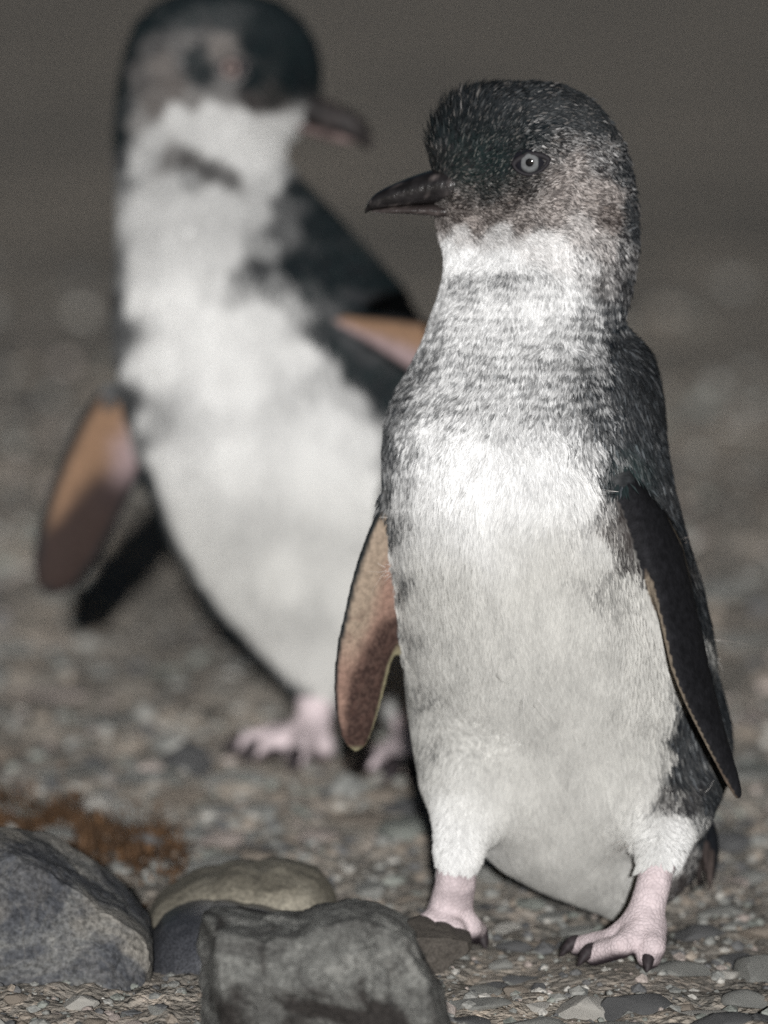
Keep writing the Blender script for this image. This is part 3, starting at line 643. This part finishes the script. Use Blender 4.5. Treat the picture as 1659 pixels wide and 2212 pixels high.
F_.claws = [(q+[0, -.001, .001], d, .012, .004) for q, d in ((k1, (-1, -.3, -.1)), (k2, (-.9, -.6, -.1)), (k3, (-.3, -1, -.1)), (j1, (-.9, -.5, -.1)), (j2, (-.4, -1, -.1)), (j3, (0, -1, -.1)))]
ftab = [(-.05, -.014, .014, .006), (0, -.016, .016, .006), (.15, -.020, .020, .0055), (.35, -.0215, .0215, .005), (.55, -.0205, .0205, .0045), (.75, -.018, .018, .004), (.88, -.014, .014, .0035), (.96, -.009, .009, .0025), (1, -.003, .003, .0012)]
f1 = Flipper(A3(272, 870, Y+.005), A3(100, 1285, Y-.02), (.80, .25, .35), [(a_, b_*.92, c_*.92, d_) for a_, b_, c_, d_ in ftab], .003)
f2 = Flipper(A3(722, 690, Y-.050), A3(1105, 762, Y-.055), (-.1, .25, 1), [(-.02, -.0015, .0015, .0025), (0, -.002, .002, .003), (.25, -.0105, .0052, .005), (.46, -.0185, .0075, .005), (.7, -.021, .009, .0045), (.88, -.014, .007, .0035), (.96, -.008, .004, .0025), (1, -.002, .002, .0012)], -.001)
def colF(fl, flipx, s0=.0):
    def c_(s, x, h, p, nd):
        if flipx: x = 1-x
        n = fbm(p, 60, 3, 17); s = s-s0
        c = np.tile(np.array([0.21, 0.128, 0.08]), (len(s), 1))
        pk = sstep(.42, .75, x+.15*n)*(1-sstep(.35, .6, s)); c = c*(1-pk[:, None])+np.array([0.27, 0.20, 0.20])*pk[:, None]
        dk = np.clip(sstep(.25, .55, x+.12*n+.25*(s-.4))*sstep(.25, .45, s)+sstep(.55, .80, s), 0, 1)[:, None]*.94; c = c*(1-dk)+np.array([0.024, 0.017, 0.017])*dk
        ed = np.clip((1-sstep(.05, .17, x))+sstep(.84, .95, x)+sstep(.95, .99, s), 0, 1)[:, None]; c = c*(1-ed)+np.array([0.02, 0.022, 0.024])*ed
        bk = sstep(-.1, .25, -nd*fl.face)[:, None]; return c*(1-bk)+np.array([0.014, 0.014, 0.016])*bk
    return c_
for fl, fx in ((f1, False), (f2, True)):
    fl.face = 1.0 if fl.n[1] < 0 else -1.0; fl.color = colF(fl, fx, .25 if fx else 0.0); fl.bare = .02
    pts = np.array([fl.A+fl.ax*fl.L*s+fl.w*e for s in (-.05, 1) for e in (-.022, .022)]); fl.lo = pts.min(0)-.01; fl.hi = pts.max(0)+.01
F_.flippers = [f1, f2]
F_.lo = np.array([at(40, 1000, Y)[0], Y-.105, -.004]); F_.hi = np.array([at(1130, 1000, Y)[0], Y+.10, at(500, -30, Y)[2]+.005]); F_.vox = .002
F_.anchors = [
 (470,-5,.03),(350,40,.06),(600,60,.02),(680,130,.02),(640,190,.03),(560,120,.03),(500,60,.08),(420,60,.08),(340,120,.14,.3),(310,180,.18,.5),(280,120,.04),(300,80,.04),(340,50,.03),(400,25,.03),(272,190,.04),(280,250,.08),(268,300,.05),(276,345,.12),(262,385,.25),(255,430,.5),(420,110,.22,.4),
 (360,160,.28,.9),(400,210,.24,.9),(440,140,.08),(450,180,.06),(490,128,.30,.9),(520,165,.25,.8),(550,190,.03),(600,230,.08,.6),(560,235,.10,.6),(500,215,.28,.4),(430,230,.34,.5),(350,240,.28,.8),(310,270,.40,.4),
 (400,265,.85),(470,265,.9),(540,275,.97),(600,285,1.),(640,290,1.),(500,300,.97),(560,330,1.),(430,300,.80),(470,320,.90),(520,345,.95),(350,310,.70),(300,350,.75),(350,335,.55),(375,345,.28,.4),(420,355,.17,.4),(460,375,.17,.3),(500,385,.25,.3),(410,390,.45),(385,400,.7),(540,370,.9),(580,400,.80),(470,420,.80),(300,450,.85),(400,440,.85),(500,450,.85),(560,460,.74),
 (605,440,.2),(625,410,.05),(680,480,.04),(600,500,.2),(560,540,.45),(500,550,.9),(400,550,.92),(300,560,.9),(262,560,.2),(258,640,.10),(268,700,.15),(300,640,.97),(400,640,1.),(480,620,.85),(530,600,.3),(560,580,.10),(510,625,.55),(640,580,.03),(720,600,.03),(800,650,.03),(850,720,.05),
 (600,630,.3),(590,680,.85),(540,690,.93),(480,700,.97),(640,660,.55),(660,640,.08),(690,720,.08),(700,800,.6),(660,760,.95),(760,790,.04),(720,745,.04),(820,850,.04),(790,820,.04),(760,860,.6),(730,900,.95),(790,950,.9),(840,960,.3),(880,950,.08),
 (256,760,.15),(285,780,.85),(340,780,1.),(500,800,1.),(268,860,.10),(285,895,.08),(272,830,.12),(300,930,.3),(300,900,.8),(292,960,.3),(330,980,.9),(500,1000,1.),(700,1000,1.),(800,1050,1.),(900,1100,.5),(322,1050,.1),(350,1060,.85),(400,1100,1.),(348,1120,.05),(372,1130,.8),
 (388,1205,.04),(415,1210,.85),(445,1290,.04),(470,1290,.85),(510,1370,.04),(540,1370,.85),(575,1430,.04),(600,1425,.9),(630,1470,.05),(650,1460,.8),(600,1250,1.),(800,1300,1.),(700,1420,.95),(720,1500,.8),(800,1520,.5)]
F_.anchors = [a for a in F_.anchors if not (a[1] > 1030 and a[0] < 660 and a[2] < .9)]
for vv in range(1000, 1500, 18):
    ue = np.interp(vv, [950, 1050, 1150, 1220, 1310, 1390, 1450, 1490], [290, 320, 355, 390, 448, 520, 590, 650]); F_.anchors += [(ue+7, vv, .03), (ue+17, vv-4, .15), (ue+34, vv-8, .88), (ue+60, vv-10, .97)]
F_.backdark = lambda u, v: np.where((v > 1380) & (u > 660) & (u < 920), .3, 1.0)
bb2 = A3(650, 235, Y)
def flowF(P, Nv, u, v):
    d = np.tile(np.array([0.0, 0.15, -1.0]), (len(P), 1)); h = P-bb2; h /= np.linalg.norm(h, axis=1, keepdims=True); hw = (1-sstep(280, 420, v))[:, None]; return h*hw+d*(1-hw)
F_.flow = flowF; F_.density = lambda u, v: 1.0+1.5*(1-sstep(300, 600, v))
def sizeF(u, v):
    b = sstep(250, 900, v); return .004+.0045*b, .0012+.0003*b, .14-.07*b
F_.size = sizeF; F_.spike = lambda u, v: 0*u; F_.roll = lambda u, v: .12+0*u
def patF(P, u, v, w, br, rng):
    r = rng.random(len(u)); mid = 4*w*(1-w); k = np.clip(w+mid*(r-.5)*.30+mid*.08*fbm(P, 120, 3, 51), 0, 1); k = np.where(w < .6, np.clip(k*1.06-.05, 0, 1), k); k = k*(1-.20*(1-sstep(520, 640, v))*sstep(330, 400, v)-.14*(1-sstep(330, 400, v)))
    return k, br, .4*(w < .1)*(r < .5)
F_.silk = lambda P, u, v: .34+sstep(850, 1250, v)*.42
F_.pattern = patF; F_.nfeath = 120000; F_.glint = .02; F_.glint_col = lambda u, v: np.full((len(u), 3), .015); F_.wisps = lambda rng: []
F_.tail = [(A3(760+14*k, 1480, Y+.05), A3(748+18*k, 1600, Y+.03), .006, (.02, .02, .022)) for k in range(4)]
F_.bill = [('upper_bill', [(585, 190, 585, 252, .0130), (630, 196, 630, 262, .0110), (670, 203, 668, 270, .0095), (705, 214, 700, 281, .0082), (738, 229, 730, 290, .0068), (766, 243, 754, 299, .0062),
                           (787, 260, 774, 310, .0052), (799, 279, 788, 320, .0040), (804, 298, 797, 326, .0026), (804, 314, 801, 329, .0010)], (.020, .017, .017)),
           ('lower_bill', [(585, 250, 585, 285, .0115), (630, 258, 628, 280, .0100), (668, 267, 664, 288, .0082), (700, 278, 694, 299, .0066), (730, 288, 724, 306, .0050), (756, 297, 751, 310, .0035), (774, 305, 772, 311, .0016)], (.13, .095, .09))]
F_.billY = Y-.008; F_.billtilt = 0; F_.iris = (.19, .15, .14)
F_.eyes = [(498, 148, .0062, .0018, -1), (498, 148, .0062, .0018, 1)]; F_.eyelift = .0015; F_.shoulder_v = 620; F_.hem = 1495; F_.eyemat = M_EYE_DULL; F_.hornmat = M_HORN_DULL; F_.var = lambda v: .25
build_bird(F_)

# ------------------------------------------------------------------ ground
def axis(segs):
    out = []
    for a, b, st in segs: out += list(np.arange(a, b-st*.3, st))
    return np.array(out+[segs[-1][1]])
gx = axis([(-60, -8, 4), (-8, -1.2, .4), (-1.2, -.40, .04), (-.40, .40, .0034), (.40, 1.2, .04), (1.2, 8, .4), (8, 60, 4)])
gy = axis([(-30, -3, 3), (-3, -.6, .2), (-.6, -.35, .02), (-.35, .45, .0034), (.45, 1.4, .010), (1.4, 2.6, .02), (2.6, 4, .05), (4, 12, .3), (12, 120, 6)])
GX, GY = np.meshgrid(gx, gy, indexing='ij'); gp = np.stack([GX.ravel(), GY.ravel(), np.zeros(GX.size)], 1)
FEET = np.array([list(G(u_, v_)[:2])+[k_] for u_, v_, k_ in ((1400, 2040, .030), (1330, 2068, .028), (1260, 2085, .026), (1400, 2095, .024), (985, 2045, .030), (640, 1640, .040), (550, 1640, .03), (870, 1665, .04))])
def ground_h(p):
    near = 1-sstep(.5, 3.4, p[:, 1]); lat = 1-sstep(.5, 1.5, np.abs(p[:, 0])); q = p.copy(); q[:, 2] = 0
    calm = np.ones(len(p))
    for fx, fy, fr in FEET: calm *= 1-.85*np.exp(-((p[:, 0]-fx)**2+(p[:, 1]-fy)**2)/fr**2)
    m = sstep(.12, .5, p[:, 1]); yy = np.clip(p[:, 1], 0, 60); fall = -math.tan(math.radians(3.3))*np.where(yy < 1.2, 0, np.where(yy < 3.2, (yy-1.2)**2/4.0, yy-2.2))  # added slope beyond the birds, shaped so the far ground catches less light
    return fall-.001+near*lat*calm*((.005+.004*m)*fbm(q, 14, 3, 61)+(.0055+.0045*m)*fbm(q, 48, 3, 62)+(.0026*(1-m)+.003*m)*fbm(q, 150, 3, 63)-.003)+.008*(1-near)*fbm(q, 1.3, 3, 64)*sstep(1.5, 4, p[:, 1])
gp[:, 2] = ground_h(gp); nx, ny = len(gx), len(gy)
ii, jj = np.meshgrid(np.arange(nx-1), np.arange(ny-1), indexing='ij'); i0 = (ii*ny+jj).ravel(); GQ = np.stack([i0, i0+ny, i0+ny+1, i0+1], 1)
def ground_material():
    m, nt, N, L, P = mat('gravelly_ground'); tc = N.new('ShaderNodeTexCoord'); vec = tc.outputs['Object']
    def noise(s, d=6, dist=0.0):
        n = N.new('ShaderNodeTexNoise'); n.inputs['Scale'].default_value = s; n.inputs['Detail'].default_value = d; n.inputs['Distortion'].default_value = dist; L.new(vec, n.inputs['Vector']); return n.outputs[0]
    def ramp(x, st):
        r = N.new('ShaderNodeValToRGB'); L.new(x, r.inputs[0]); el = r.color_ramp.elements
        while len(el) < len(st): el.new(.5)
        for e, (p, c) in zip(el, st): e.position = p; e.color = (*c, 1)
        return r.outputs[0]
    def mix(f, a, b, bl='MIX'):
        x = N.new('ShaderNodeMix'); x.data_type = 'RGBA'; x.blend_type = bl
        if isinstance(f, float): x.inputs[0].default_value = f
        else: L.new(f, x.inputs[0])
        L.new(a, x.inputs[6]); L.new(b, x.inputs[7]); return x.outputs[2]
    big = ramp(noise(1.4, 5, .6), [(.30, (.25, .24, .222)), (.50, (.345, .322, .29)), (.70, (.45, .41, .365))])
    mid = ramp(noise(26, 6, .8), [(.32, (.15, .155, .152)), (.5, (.34, .318, .29)), (.68, (.50, .45, .41))])
    c = mix(.55, big, mid)
    far = ramp(noise(3.4, 4, .5), [(.34, (.66, .66, .65)), (.5, (.96, .94, .91)), (.66, (1.28, 1.22, 1.14))]); c = mix(1.0, c, far, 'MULTIPLY')
    vo = N.new('ShaderNodeTexVoronoi'); vo.inputs['Scale'].default_value = 330; L.new(vec, vo.inputs['Vector'])
    grit = ramp(vo.outputs['Color'], [(.1, (.45, .46, .46)), (.5, (1, .98, .95)), (.9, (1.55, 1.45, 1.35))])
    c = mix(.6, c, grit, 'MULTIPLY'); L.new(c, P.inputs['Base Color'])
    P.inputs['Roughness'].default_value = .85; P.inputs['Specular IOR Level'].default_value = .2
    h = noise(300, 8); b = N.new('ShaderNodeBump'); b.inputs['Strength'].default_value = 1.0; b.inputs['Distance'].default_value = .005; L.new(h, b.inputs['Height']); L.new(b.outputs[0], P.inputs['Normal'])
    return m
ground = obj('ground', new_mesh('ground', gp, GQ, True, None, None, (ground_material(),))); tag(ground, kind='structure')
def gz(x, y): return float(ground_h(np.array([[x, y, 0.0]]))[0])

# ------------------------------------------------------------------ stones
def ico(sub):
    bm = bmesh.new(); bmesh.ops.create_icosphere(bm, subdivisions=sub, radius=1.0)
    V = np.array([v.co[:] for v in bm.verts]); F = np.array([[v.index for v in f.verts] for f in bm.faces]); bm.free(); return V, F
ICO = {s: ico(s) for s in (1, 2, 3, 6)}
SM = [rock_mat('stone_grey', [(.3, (0.175, 0.182, 0.175)), (.5, (0.283, 0.283, 0.263)), (.7, (0.417, 0.403, 0.371))], 45, bump=.6),
      rock_mat('stone_dark', [(.3, (0.081, 0.084, 0.089)), (.55, (0.134, 0.134, 0.134)), (.75, (0.215, 0.209, 0.202))], 45, rough=.7, bump=.6),
      rock_mat('stone_pale', [(.3, (0.350, 0.337, 0.303)), (.5, (0.498, 0.477, 0.437)), (.7, (0.646, 0.619, 0.565))], 45, bump=.6),
      rock_mat('stone_brown', [(.3, (0.175, 0.148, 0.124)), (.5, (0.269, 0.229, 0.188)), (.7, (0.391, 0.337, 0.283))], 45, bump=.6),
      rock_mat('stone_pinkish', [(.3, (0.296, 0.248, 0.222)), (.5, (0.417, 0.357, 0.323)), (.7, (0.538, 0.477, 0.437))], 45, bump=.6),
      rock_mat('stone_greenish', [(.3, (0.175, 0.188, 0.168)), (.5, (0.256, 0.269, 0.242)), (.7, (0.364, 0.377, 0.337))], 45, bump=.6)]
rng = np.random.default_rng(77)
def stone_verts(sub, seed):
    r = np.random.default_rng(seed); V = ICO[sub][0].copy()
    for _ in range(9):
        n = r.normal(0, 1, 3); n /= np.linalg.norm(n); h = r.uniform(.55, .88); d = V @ n; V = V-np.where(d > h, d-h, 0)[:, None]*n
    return V*(1+.10*fbm(V+seed*3.1, 1.6, 3, seed))[:, None]
VAR = []
for k in range(12):
    me = [new_mesh('stone', stone_verts(3, 100+k), ICO[3][1], True, None, None, (m,)) for m in SM]; VAR.append(me)
for row in VAR:
    for me in row:
        me.set_sharp_from_angle(angle=math.radians(28))
def stone(x, y, r, ki, mi, rot, flat, sink=.38, stretch=1.0, tilt=0.0):
    o = bpy.data.objects.new('stone', VAR[ki][mi]); COL.objects.link(o); o.parent = ground
    o.scale = (r*stretch, r, r*flat); o.rotation_euler = (tilt, tilt*.6, rot); o.location = (x, y, gz(x, y)+r*flat*(1-2*sink)); return o
# traced individual stones: u, v of the centre on the ground, radius in traced units, material, flatness, stretch, turn
used = []
HAND = [(1272, 2160, 74, 2, .50, 1.15, .2), (1368, 2168, 82, 1, .55, 1.05, -.3), (1175, 2195, 80, 0, .38, 1.3, .1), (1295, 2205, 75, 0, .30, 1.5, 0), (1530, 2170, 70, 2, .40, 1.35, .1), (1510, 2008, 52, 1, .55, 1.25, -.2), (1480, 2085, 58, 0, .38, 1.4, .2),
        (1100, 1985, 34, 2, .62, 1.15, .2), (1110, 2025, 40, 1, .55, 1.25, .1), (1085, 2068, 28, 0, .6, 1.1, 0), (1215, 2030, 18, 1, .7, 1., 0), (1128, 2090, 32, 1, .32, 1.5, .2), (1075, 2100, 34, 1, .42, 1.2, -.5), (1110, 2125, 28, 3, .5, 1.1, 0),
        (1160, 2110, 20, 1, .6, 1., 1), (1030, 2160, 60, 0, .30, 1.3, .1), (1045, 2120, 40, 0, .35, 1.2, .6), (1560, 2205, 60, 1, .4, 1.4, .2), (1620, 2130, 55, 0, .45, 1.2, -.2), (1595, 2050, 42, 1, .5, 1.3, .4), (1640, 2010, 40, 3, .5, 1.2, 0),
        (1560, 1960, 44, 0, .5, 1.3, .1), (1575, 2080, 26, 2, .6, 1.1, .3), (1480, 2140, 24, 3, .5, 1.2, .3), (1640, 2190, 50, 1, .5, 1.2, 0), (1000, 2195, 50, 1, .35, 1.2, .2), (1450, 2205, 50, 1, .3, 1.6, .1), (1160, 2150, 30, 2, .4, 1.3, .5),
        (756, 1866, 17, 2, .8, 1.1, 0), (860, 1815, 40, 2, .45, 1.5, .2), (700, 1900, 30, 1, .6, 1.2, .3), (800, 1900, 42, 0, .5, 1.2, .1), (880, 1920, 30, 3, .55, 1.2, .8), (790, 1760, 70, 3, .42, 1.3, .1), (690, 1790, 44, 4, .5, 1.2, 0),
        (600, 1740, 55, 0, .4, 1.3, .2), (460, 1730, 46, 2, .4, 1.4, .3), (560, 1800, 50, 1, .4, 1.3, -.2), (330, 1700, 70, 0, .4, 1.3, .1), (150, 1660, 70, 2, .35, 1.4, .2), (60, 1600, 80, 4, .35, 1.3, .1), (480, 1790, 50, 4, .4, 1.2, .3),
        (250, 1560, 70, 2, .4, 1.3, .2), (400, 1600, 60, 1, .35, 1.4, .1), (120, 1480, 90, 4, .35, 1.3, .1), (520, 1440, 60, 2, .35, 1.4, .2), (820, 1450, 50, 1, .4, 1.3, .1), (40, 1720, 60, 5, .4, 1.4, .1), (380, 1420, 90, 5, .3, 1.5, .1),
        (1600, 1700, 60, 2, .4, 1.3, .1), (1620, 1540, 70, 4, .35, 1.4, .2), (1610, 1380, 80, 1, .4, 1.3, .1), (1630, 1250, 90, 0, .35, 1.4, .2), (1570, 1820, 55, 1, .5, 1.2, .2), (1640, 1880, 50, 0, .5, 1.2, 0), (1590, 1900, 34, 4, .5, 1.2, .4),
        (60, 2190, 22, 3, .6, 1.2, .1), (120, 2178, 18, 4, .6, 1.2, .4), (205, 2202, 22, 3, .6, 1.3, .2), (245, 2186, 17, 4, .6, 1.2, 1.), (175, 2160, 38, 2, .5, 1.2, .5), (30, 2150, 24, 3, .6, 1.3, .2), (290, 2205, 24, 4, .5, 1.3, .1), (340, 2190, 20, 0, .5, 1.2, .1), (1210, 1960, 40, 0, .4, 1.4, .1), (1150, 1950, 30, 5, .5, 1.2, .3), (1060, 1940, 30, 1, .5, 1.3, .2), (1250, 1995, 36, 0, .4, 1.4, .2), (1180, 2020, 34, 3, .35, 1.3, .1)]
n_ind = 0
for i, (u, v, r, mi, fl, stf, rt) in enumerate(HAND):
    if v < 1760 and mi in (1, 2): mi = 0
    p = G(u, v); dep = (p-CAMP) @ FWD; rr = r*dep/FOC; stone(p[0], p[1], rr, i % 12, mi, rt, fl if p[1] < .3 else fl*.45, .40, stf, rng.normal()*.08); used.append((p[0], p[1], rr)); n_ind += 1
UX = np.array(used)
cand = []
def free(x, y, r, own=True):
    d = np.hypot(UX[:, 0]-x, UX[:, 1]-y)
    return (d > UX[:, 2]*.9+r*.7).all()
KEEP = [(G(200, 2140)[:2], .075), (G(90, 2150)[:2], .06), (G(370, 2130)[:2], .03), (G(1400, 2040)[:2], .030), (G(1330, 2065)[:2], .022), (G(1260, 2080)[:2], .020), (G(985, 2035)[:2], .024), (G(640, 1640)[:2], .035), (G(550, 1640)[:2], .025), (G(870, 1660)[:2], .03)]
def clear_of_feet(x, y, r): return all(math.hypot(x-c[0], y-c[1]) > k+r for c, k in KEEP)
while len(cand) < 1000:
    y = rng.uniform(-.32, .5) if rng.random() < .5 else (.3+2.9*rng.random()**2.2); half = .19+.07*(y+3)/3*1.1
    x = rng.uniform(-half-.1, half+.1); r = (.0045+.013*rng.random()**2.5) if y < .5 else (.006+.018*rng.random()**2.5)*(1-.5*min(1, max(0, y-1)/2))
    if free(x, y, r) and clear_of_feet(x, y, r): cand.append((r/(y+3), x, y, r))
cand.sort(reverse=True)
mprob = np.array([.38, .15, .07, .20, .10, .10])
rest = []
for k, (_, x, y, r) in enumerate(cand):
    mi = rng.choice(6, p=mprob)
    if n_ind < 298: stone(x, y, r, rng.integers(12), mi, rng.uniform(0, 6.3), rng.uniform(.35, .6) if y < .5 else rng.uniform(.2, .4)/(1+max(0, y-.8)), rng.uniform(.34, .46), rng.uniform(.9, 1.5), rng.normal()*.12); n_ind += 1
    else: rest.append((x, y, r, mi))
for _ in range(9000):
    y = -.32+.95*rng.random()**1.3; half = .21+.03*y; x = rng.uniform(-half, half); rest.append((x, y, .0008+.0032*rng.random()**3.0, rng.choice(6, p=mprob)))
for _ in range(1800):
    y = .25+1.9*rng.random()**1.6; half = .22+.06*y; x = rng.uniform(-half-.05, half+.05); r = .002+.006*rng.random()**2.5
    if clear_of_feet(x, y, r*.3): rest.append((x, y, r, rng.choice(6, p=mprob)))
for _ in range(5000):
    y = rng.uniform(-.32, 1.2); x = rng.uniform(.2, .9)*rng.choice([-1, 1]); rest.append((x, y, .0015+.009*rng.random()**3.0, rng.choice(6, p=mprob)))
LOW = [stone_verts(1, 300+k) for k in range(8)]; F1 = ICO[1][1]; gv, gf, gm = [], [], []; off = 0
xy = np.array([[a[0], a[1], 0] for a in rest]); hz = ground_h(xy)
for (x, y, r, mi), z in zip(rest, hz):
    v = LOW[rng.integers(8)]*np.array([r*rng.uniform(.9, 1.4), r, r*rng.uniform(.5, .8)]); a = rng.uniform(0, 6.3); c, s = math.cos(a), math.sin(a)
    gv.append(np.stack([v[:, 0]*c-v[:, 1]*s+x, v[:, 0]*s+v[:, 1]*c+y, v[:, 2]+z+r*.10], 1)); gf.append(F1+off); gm.append(np.full(len(F1), mi)); off += len(v)
gr = obj('gravel', new_mesh('gravel', np.concatenate(gv), np.concatenate(gf), False, None, np.concatenate(gm), SM)); tag(gr, 'fine grey and brown gravel strewn over the ground', 'gravel', kind='stuff')

# ------------------------------------------------------------------ rocks in the foreground
def rock(name, label, outline, Yc, depth, m, planes=(), noise=(.05, 20), seed=1, blocky=.75, lean=0.0):
    """traced outline gives width and height at the rock's own distance; depth and facets make it solid"""
    P = np.array([at(u, v, Yc) for u, v in outline]); c = P.mean(0); c[1] = Yc
    an = np.arctan2(P[:, 2]-c[2], P[:, 0]-c[0]); rd = np.hypot(P[:, 0]-c[0], P[:, 2]-c[2]); o = np.argsort(an); an, rd = an[o], rd[o]
    an = np.concatenate([an-2*np.pi, an, an+2*np.pi]); rd = np.tile(rd, 3)
    S, F = ICO[6]; s = np.hypot(S[:, 0], S[:, 2]); phi = np.arctan2(S[:, 2], S[:, 0]); R = np.interp(phi, an, rd); k = s**blocky
    V = np.stack([np.cos(phi)*R*k, np.sign(S[:, 1])*np.abs(S[:, 1])**.85*depth, np.sin(phi)*R*k], 1); V[:, 1] += V[:, 2]*lean
    for n, h in planes:
        n = np.array(n, float); n /= np.linalg.norm(n); d = V @ n; V = V-np.where(d > h, (d-h), 0)[:, None]*n
    nn = V/np.maximum(np.linalg.norm(V, axis=1, keepdims=True), 1e-6); q = V+seed*1.7
    a, sc = noise; rid = 1-np.abs(fbm(q, sc*.8, 4, seed+3))*2
    V = V+nn*(a*fbm(q, sc, 4, seed)+a*.35*rid*fbm(q, sc*2, 2, seed+9)+a*.30*fbm(q, sc*6, 4, seed+5))[:, None]
    ob = obj(name, new_mesh(name, V, F, True, None, None, (m,)), None, c); tag(ob, label, 'rock'); ob.data.set_sharp_from_angle(angle=math.radians(24)); return ob
mA = rock_mat('rock_slate_mottled', [(.30, (.035, .037, .044)), (.48, (.07, .073, .08)), (.60, (.15, .15, .145)), (.74, (.32, .30, .27))], 24, bump=.7, dist=.003, speck=.5, veins=((.30, .28, .25), 34, .06, .14), second=((.22, .205, .18), 16, .47, .60), warp=1.2)
mB = rock_mat('rock_olive', [(.3, (.15, .135, .105)), (.5, (.22, .20, .158)), (.7, (.31, .285, .23))], 30, bump=.5, dist=.0015, speck=.45, warp=.4)
mC = rock_mat('rock_dark_smooth', [(.3, (.035, .037, .043)), (.55, (.06, .062, .07)), (.8, (.115, .115, .12))], 60, rough=.33, spec=.7, bump=.4, dist=.001, speck=.7, warp=.3)
mD = rock_mat('rock_grey', [(.28, (.06, .058, .053)), (.42, (.14, .138, .13)), (.55, (.23, .23, .215)), (.72, (.36, .355, .33))], 30, bump=1.0, dist=.006, second=((.045, .04, .037), 22, .53, .60), speck=.5, warp=1.4)
mE = rock_mat('rock_brown', [(.3, (.06, .052, .045)), (.55, (.10, .088, .075)), (.8, (.17, .15, .13))], 40, bump=.6, dist=.002, speck=.3)
rock('rock', 'large dark slate-grey rock with pale mottled base beside the smooth blackish stone', [(-240, 1990), (-150, 1850), (-60, 1808), (0, 1800), (60, 1814), (150, 1858), (230, 1918), (290, 1962), (325, 2003), (336, 2062), (328, 2130), (318, 2190), (300, 2290), (100, 2330), (-150, 2320)], .01, .065, mA,
     [((.25, -1, .55), .043), ((-.1, -1, -.15), .047), ((.7, -.7, .3), .046), ((-.3, -.8, .7), .050), ((.5, -.3, .9), .052)], (.0048, 30), 3, .75)
rock('rock', 'low tan-brown rock half buried behind the smooth blackish stone', [(318, 1995), (338, 1945), (390, 1908), (470, 1884), (560, 1872), (640, 1868), (690, 1884), (716, 1918), (726, 1960), (715, 2010), (640, 2080), (450, 2100), (340, 2060)], .075, .04, mB, [((.02, -.25, 1), .0215)], (.002, 30), 5, .6)
rock('rock', 'smooth blackish stone wedged between the larger rocks', [(316, 2080), (324, 2022), (352, 1984), (400, 1962), (460, 1953), (530, 1958), (600, 1972), (660, 1992), (720, 2030), (740, 2110), (700, 2220), (500, 2260), (330, 2230), (314, 2150)], .03, .045, mC, [((.2, -1, .5), .040)], (.0012, 25), 7, .85)
rock('rock', 'angular grey rock with dark blotches, in front of the smooth blackish stone', [(424, 2230), (428, 2100), (432, 2000), (448, 1988), (560, 1998), (640, 1990), (720, 1968), (785, 1960), (835, 1972), (868, 1998), (895, 2055), (930, 2120), (965, 2190), (985, 2290), (800, 2400), (500, 2400)], -.19, .055, mD,
     [((-.985, -.17, .02), .044), ((.45, -1, .35), .033), ((-.12, -1, .55), .034), ((-.2, -1, -.30), .036), ((.10, -.45, 1), .040), ((.75, -.5, .55), .044), ((-.35, -.3, 1), .046)], (.0046, 44), 11, .66)
rock('rock', 'flat brown stone lying against the toes of the pale-eyed penguin', [(872, 2030), (880, 1992), (905, 1982), (940, 1998), (985, 2012), (1018, 2022), (1020, 2046), (985, 2066), (935, 2098), (890, 2100), (872, 2070)], -.012, .018, mE, [((.1, -.25, 1), .0085), ((.2, -1, -.3), .0125)], (.0012, 60), 13, .6)

# ------------------------------------------------------------------ rusty moss behind the left rock
def moss():
    r = np.random.default_rng(5); V, Fq, C = [], [], []; n = 0
    for _ in range(4600):
        u = r.normal(130, 170); v = 1800+.14*(u-100)+r.normal(0, 36)+8*math.sin(u*.07)
        if u < -120 or u > 400: continue
        p = G(u, v); z = gz(p[0], p[1]); a = r.uniform(0, 6.3); L = r.uniform(.002, .008); d = np.array([math.cos(a)*.7, math.sin(a)*.7, r.uniform(.4, 1.3)]); d /= np.linalg.norm(d)
        s = np.array([-math.sin(a), math.cos(a), 0])*r.uniform(.0004, .0009); b = np.array([p[0], p[1], z+r.uniform(0, .006)]); m = b+d*L*.6; t = b+d*L+np.array([math.cos(a), math.sin(a), -.6])*L*.3
        V += [b-s, b+s, m+s*.8, m-s*.8, t]; C += [np.array([.115, .062, .03])*r.uniform(.35, 1.35)+np.array([.02, .02, .02])*r.random()]*5
        Fq += [(n, n+1, n+2, n+3), (n+3, n+2, n+4)]; n += 5
    m = vcol_mat('rusty_moss', .9, .1); o = obj('moss', new_mesh('moss', np.array(V), Fq, False, np.array(C), None, (m,)))
    tag(o, 'rusty orange moss growing behind the large dark rock', 'moss', kind='stuff')
moss()
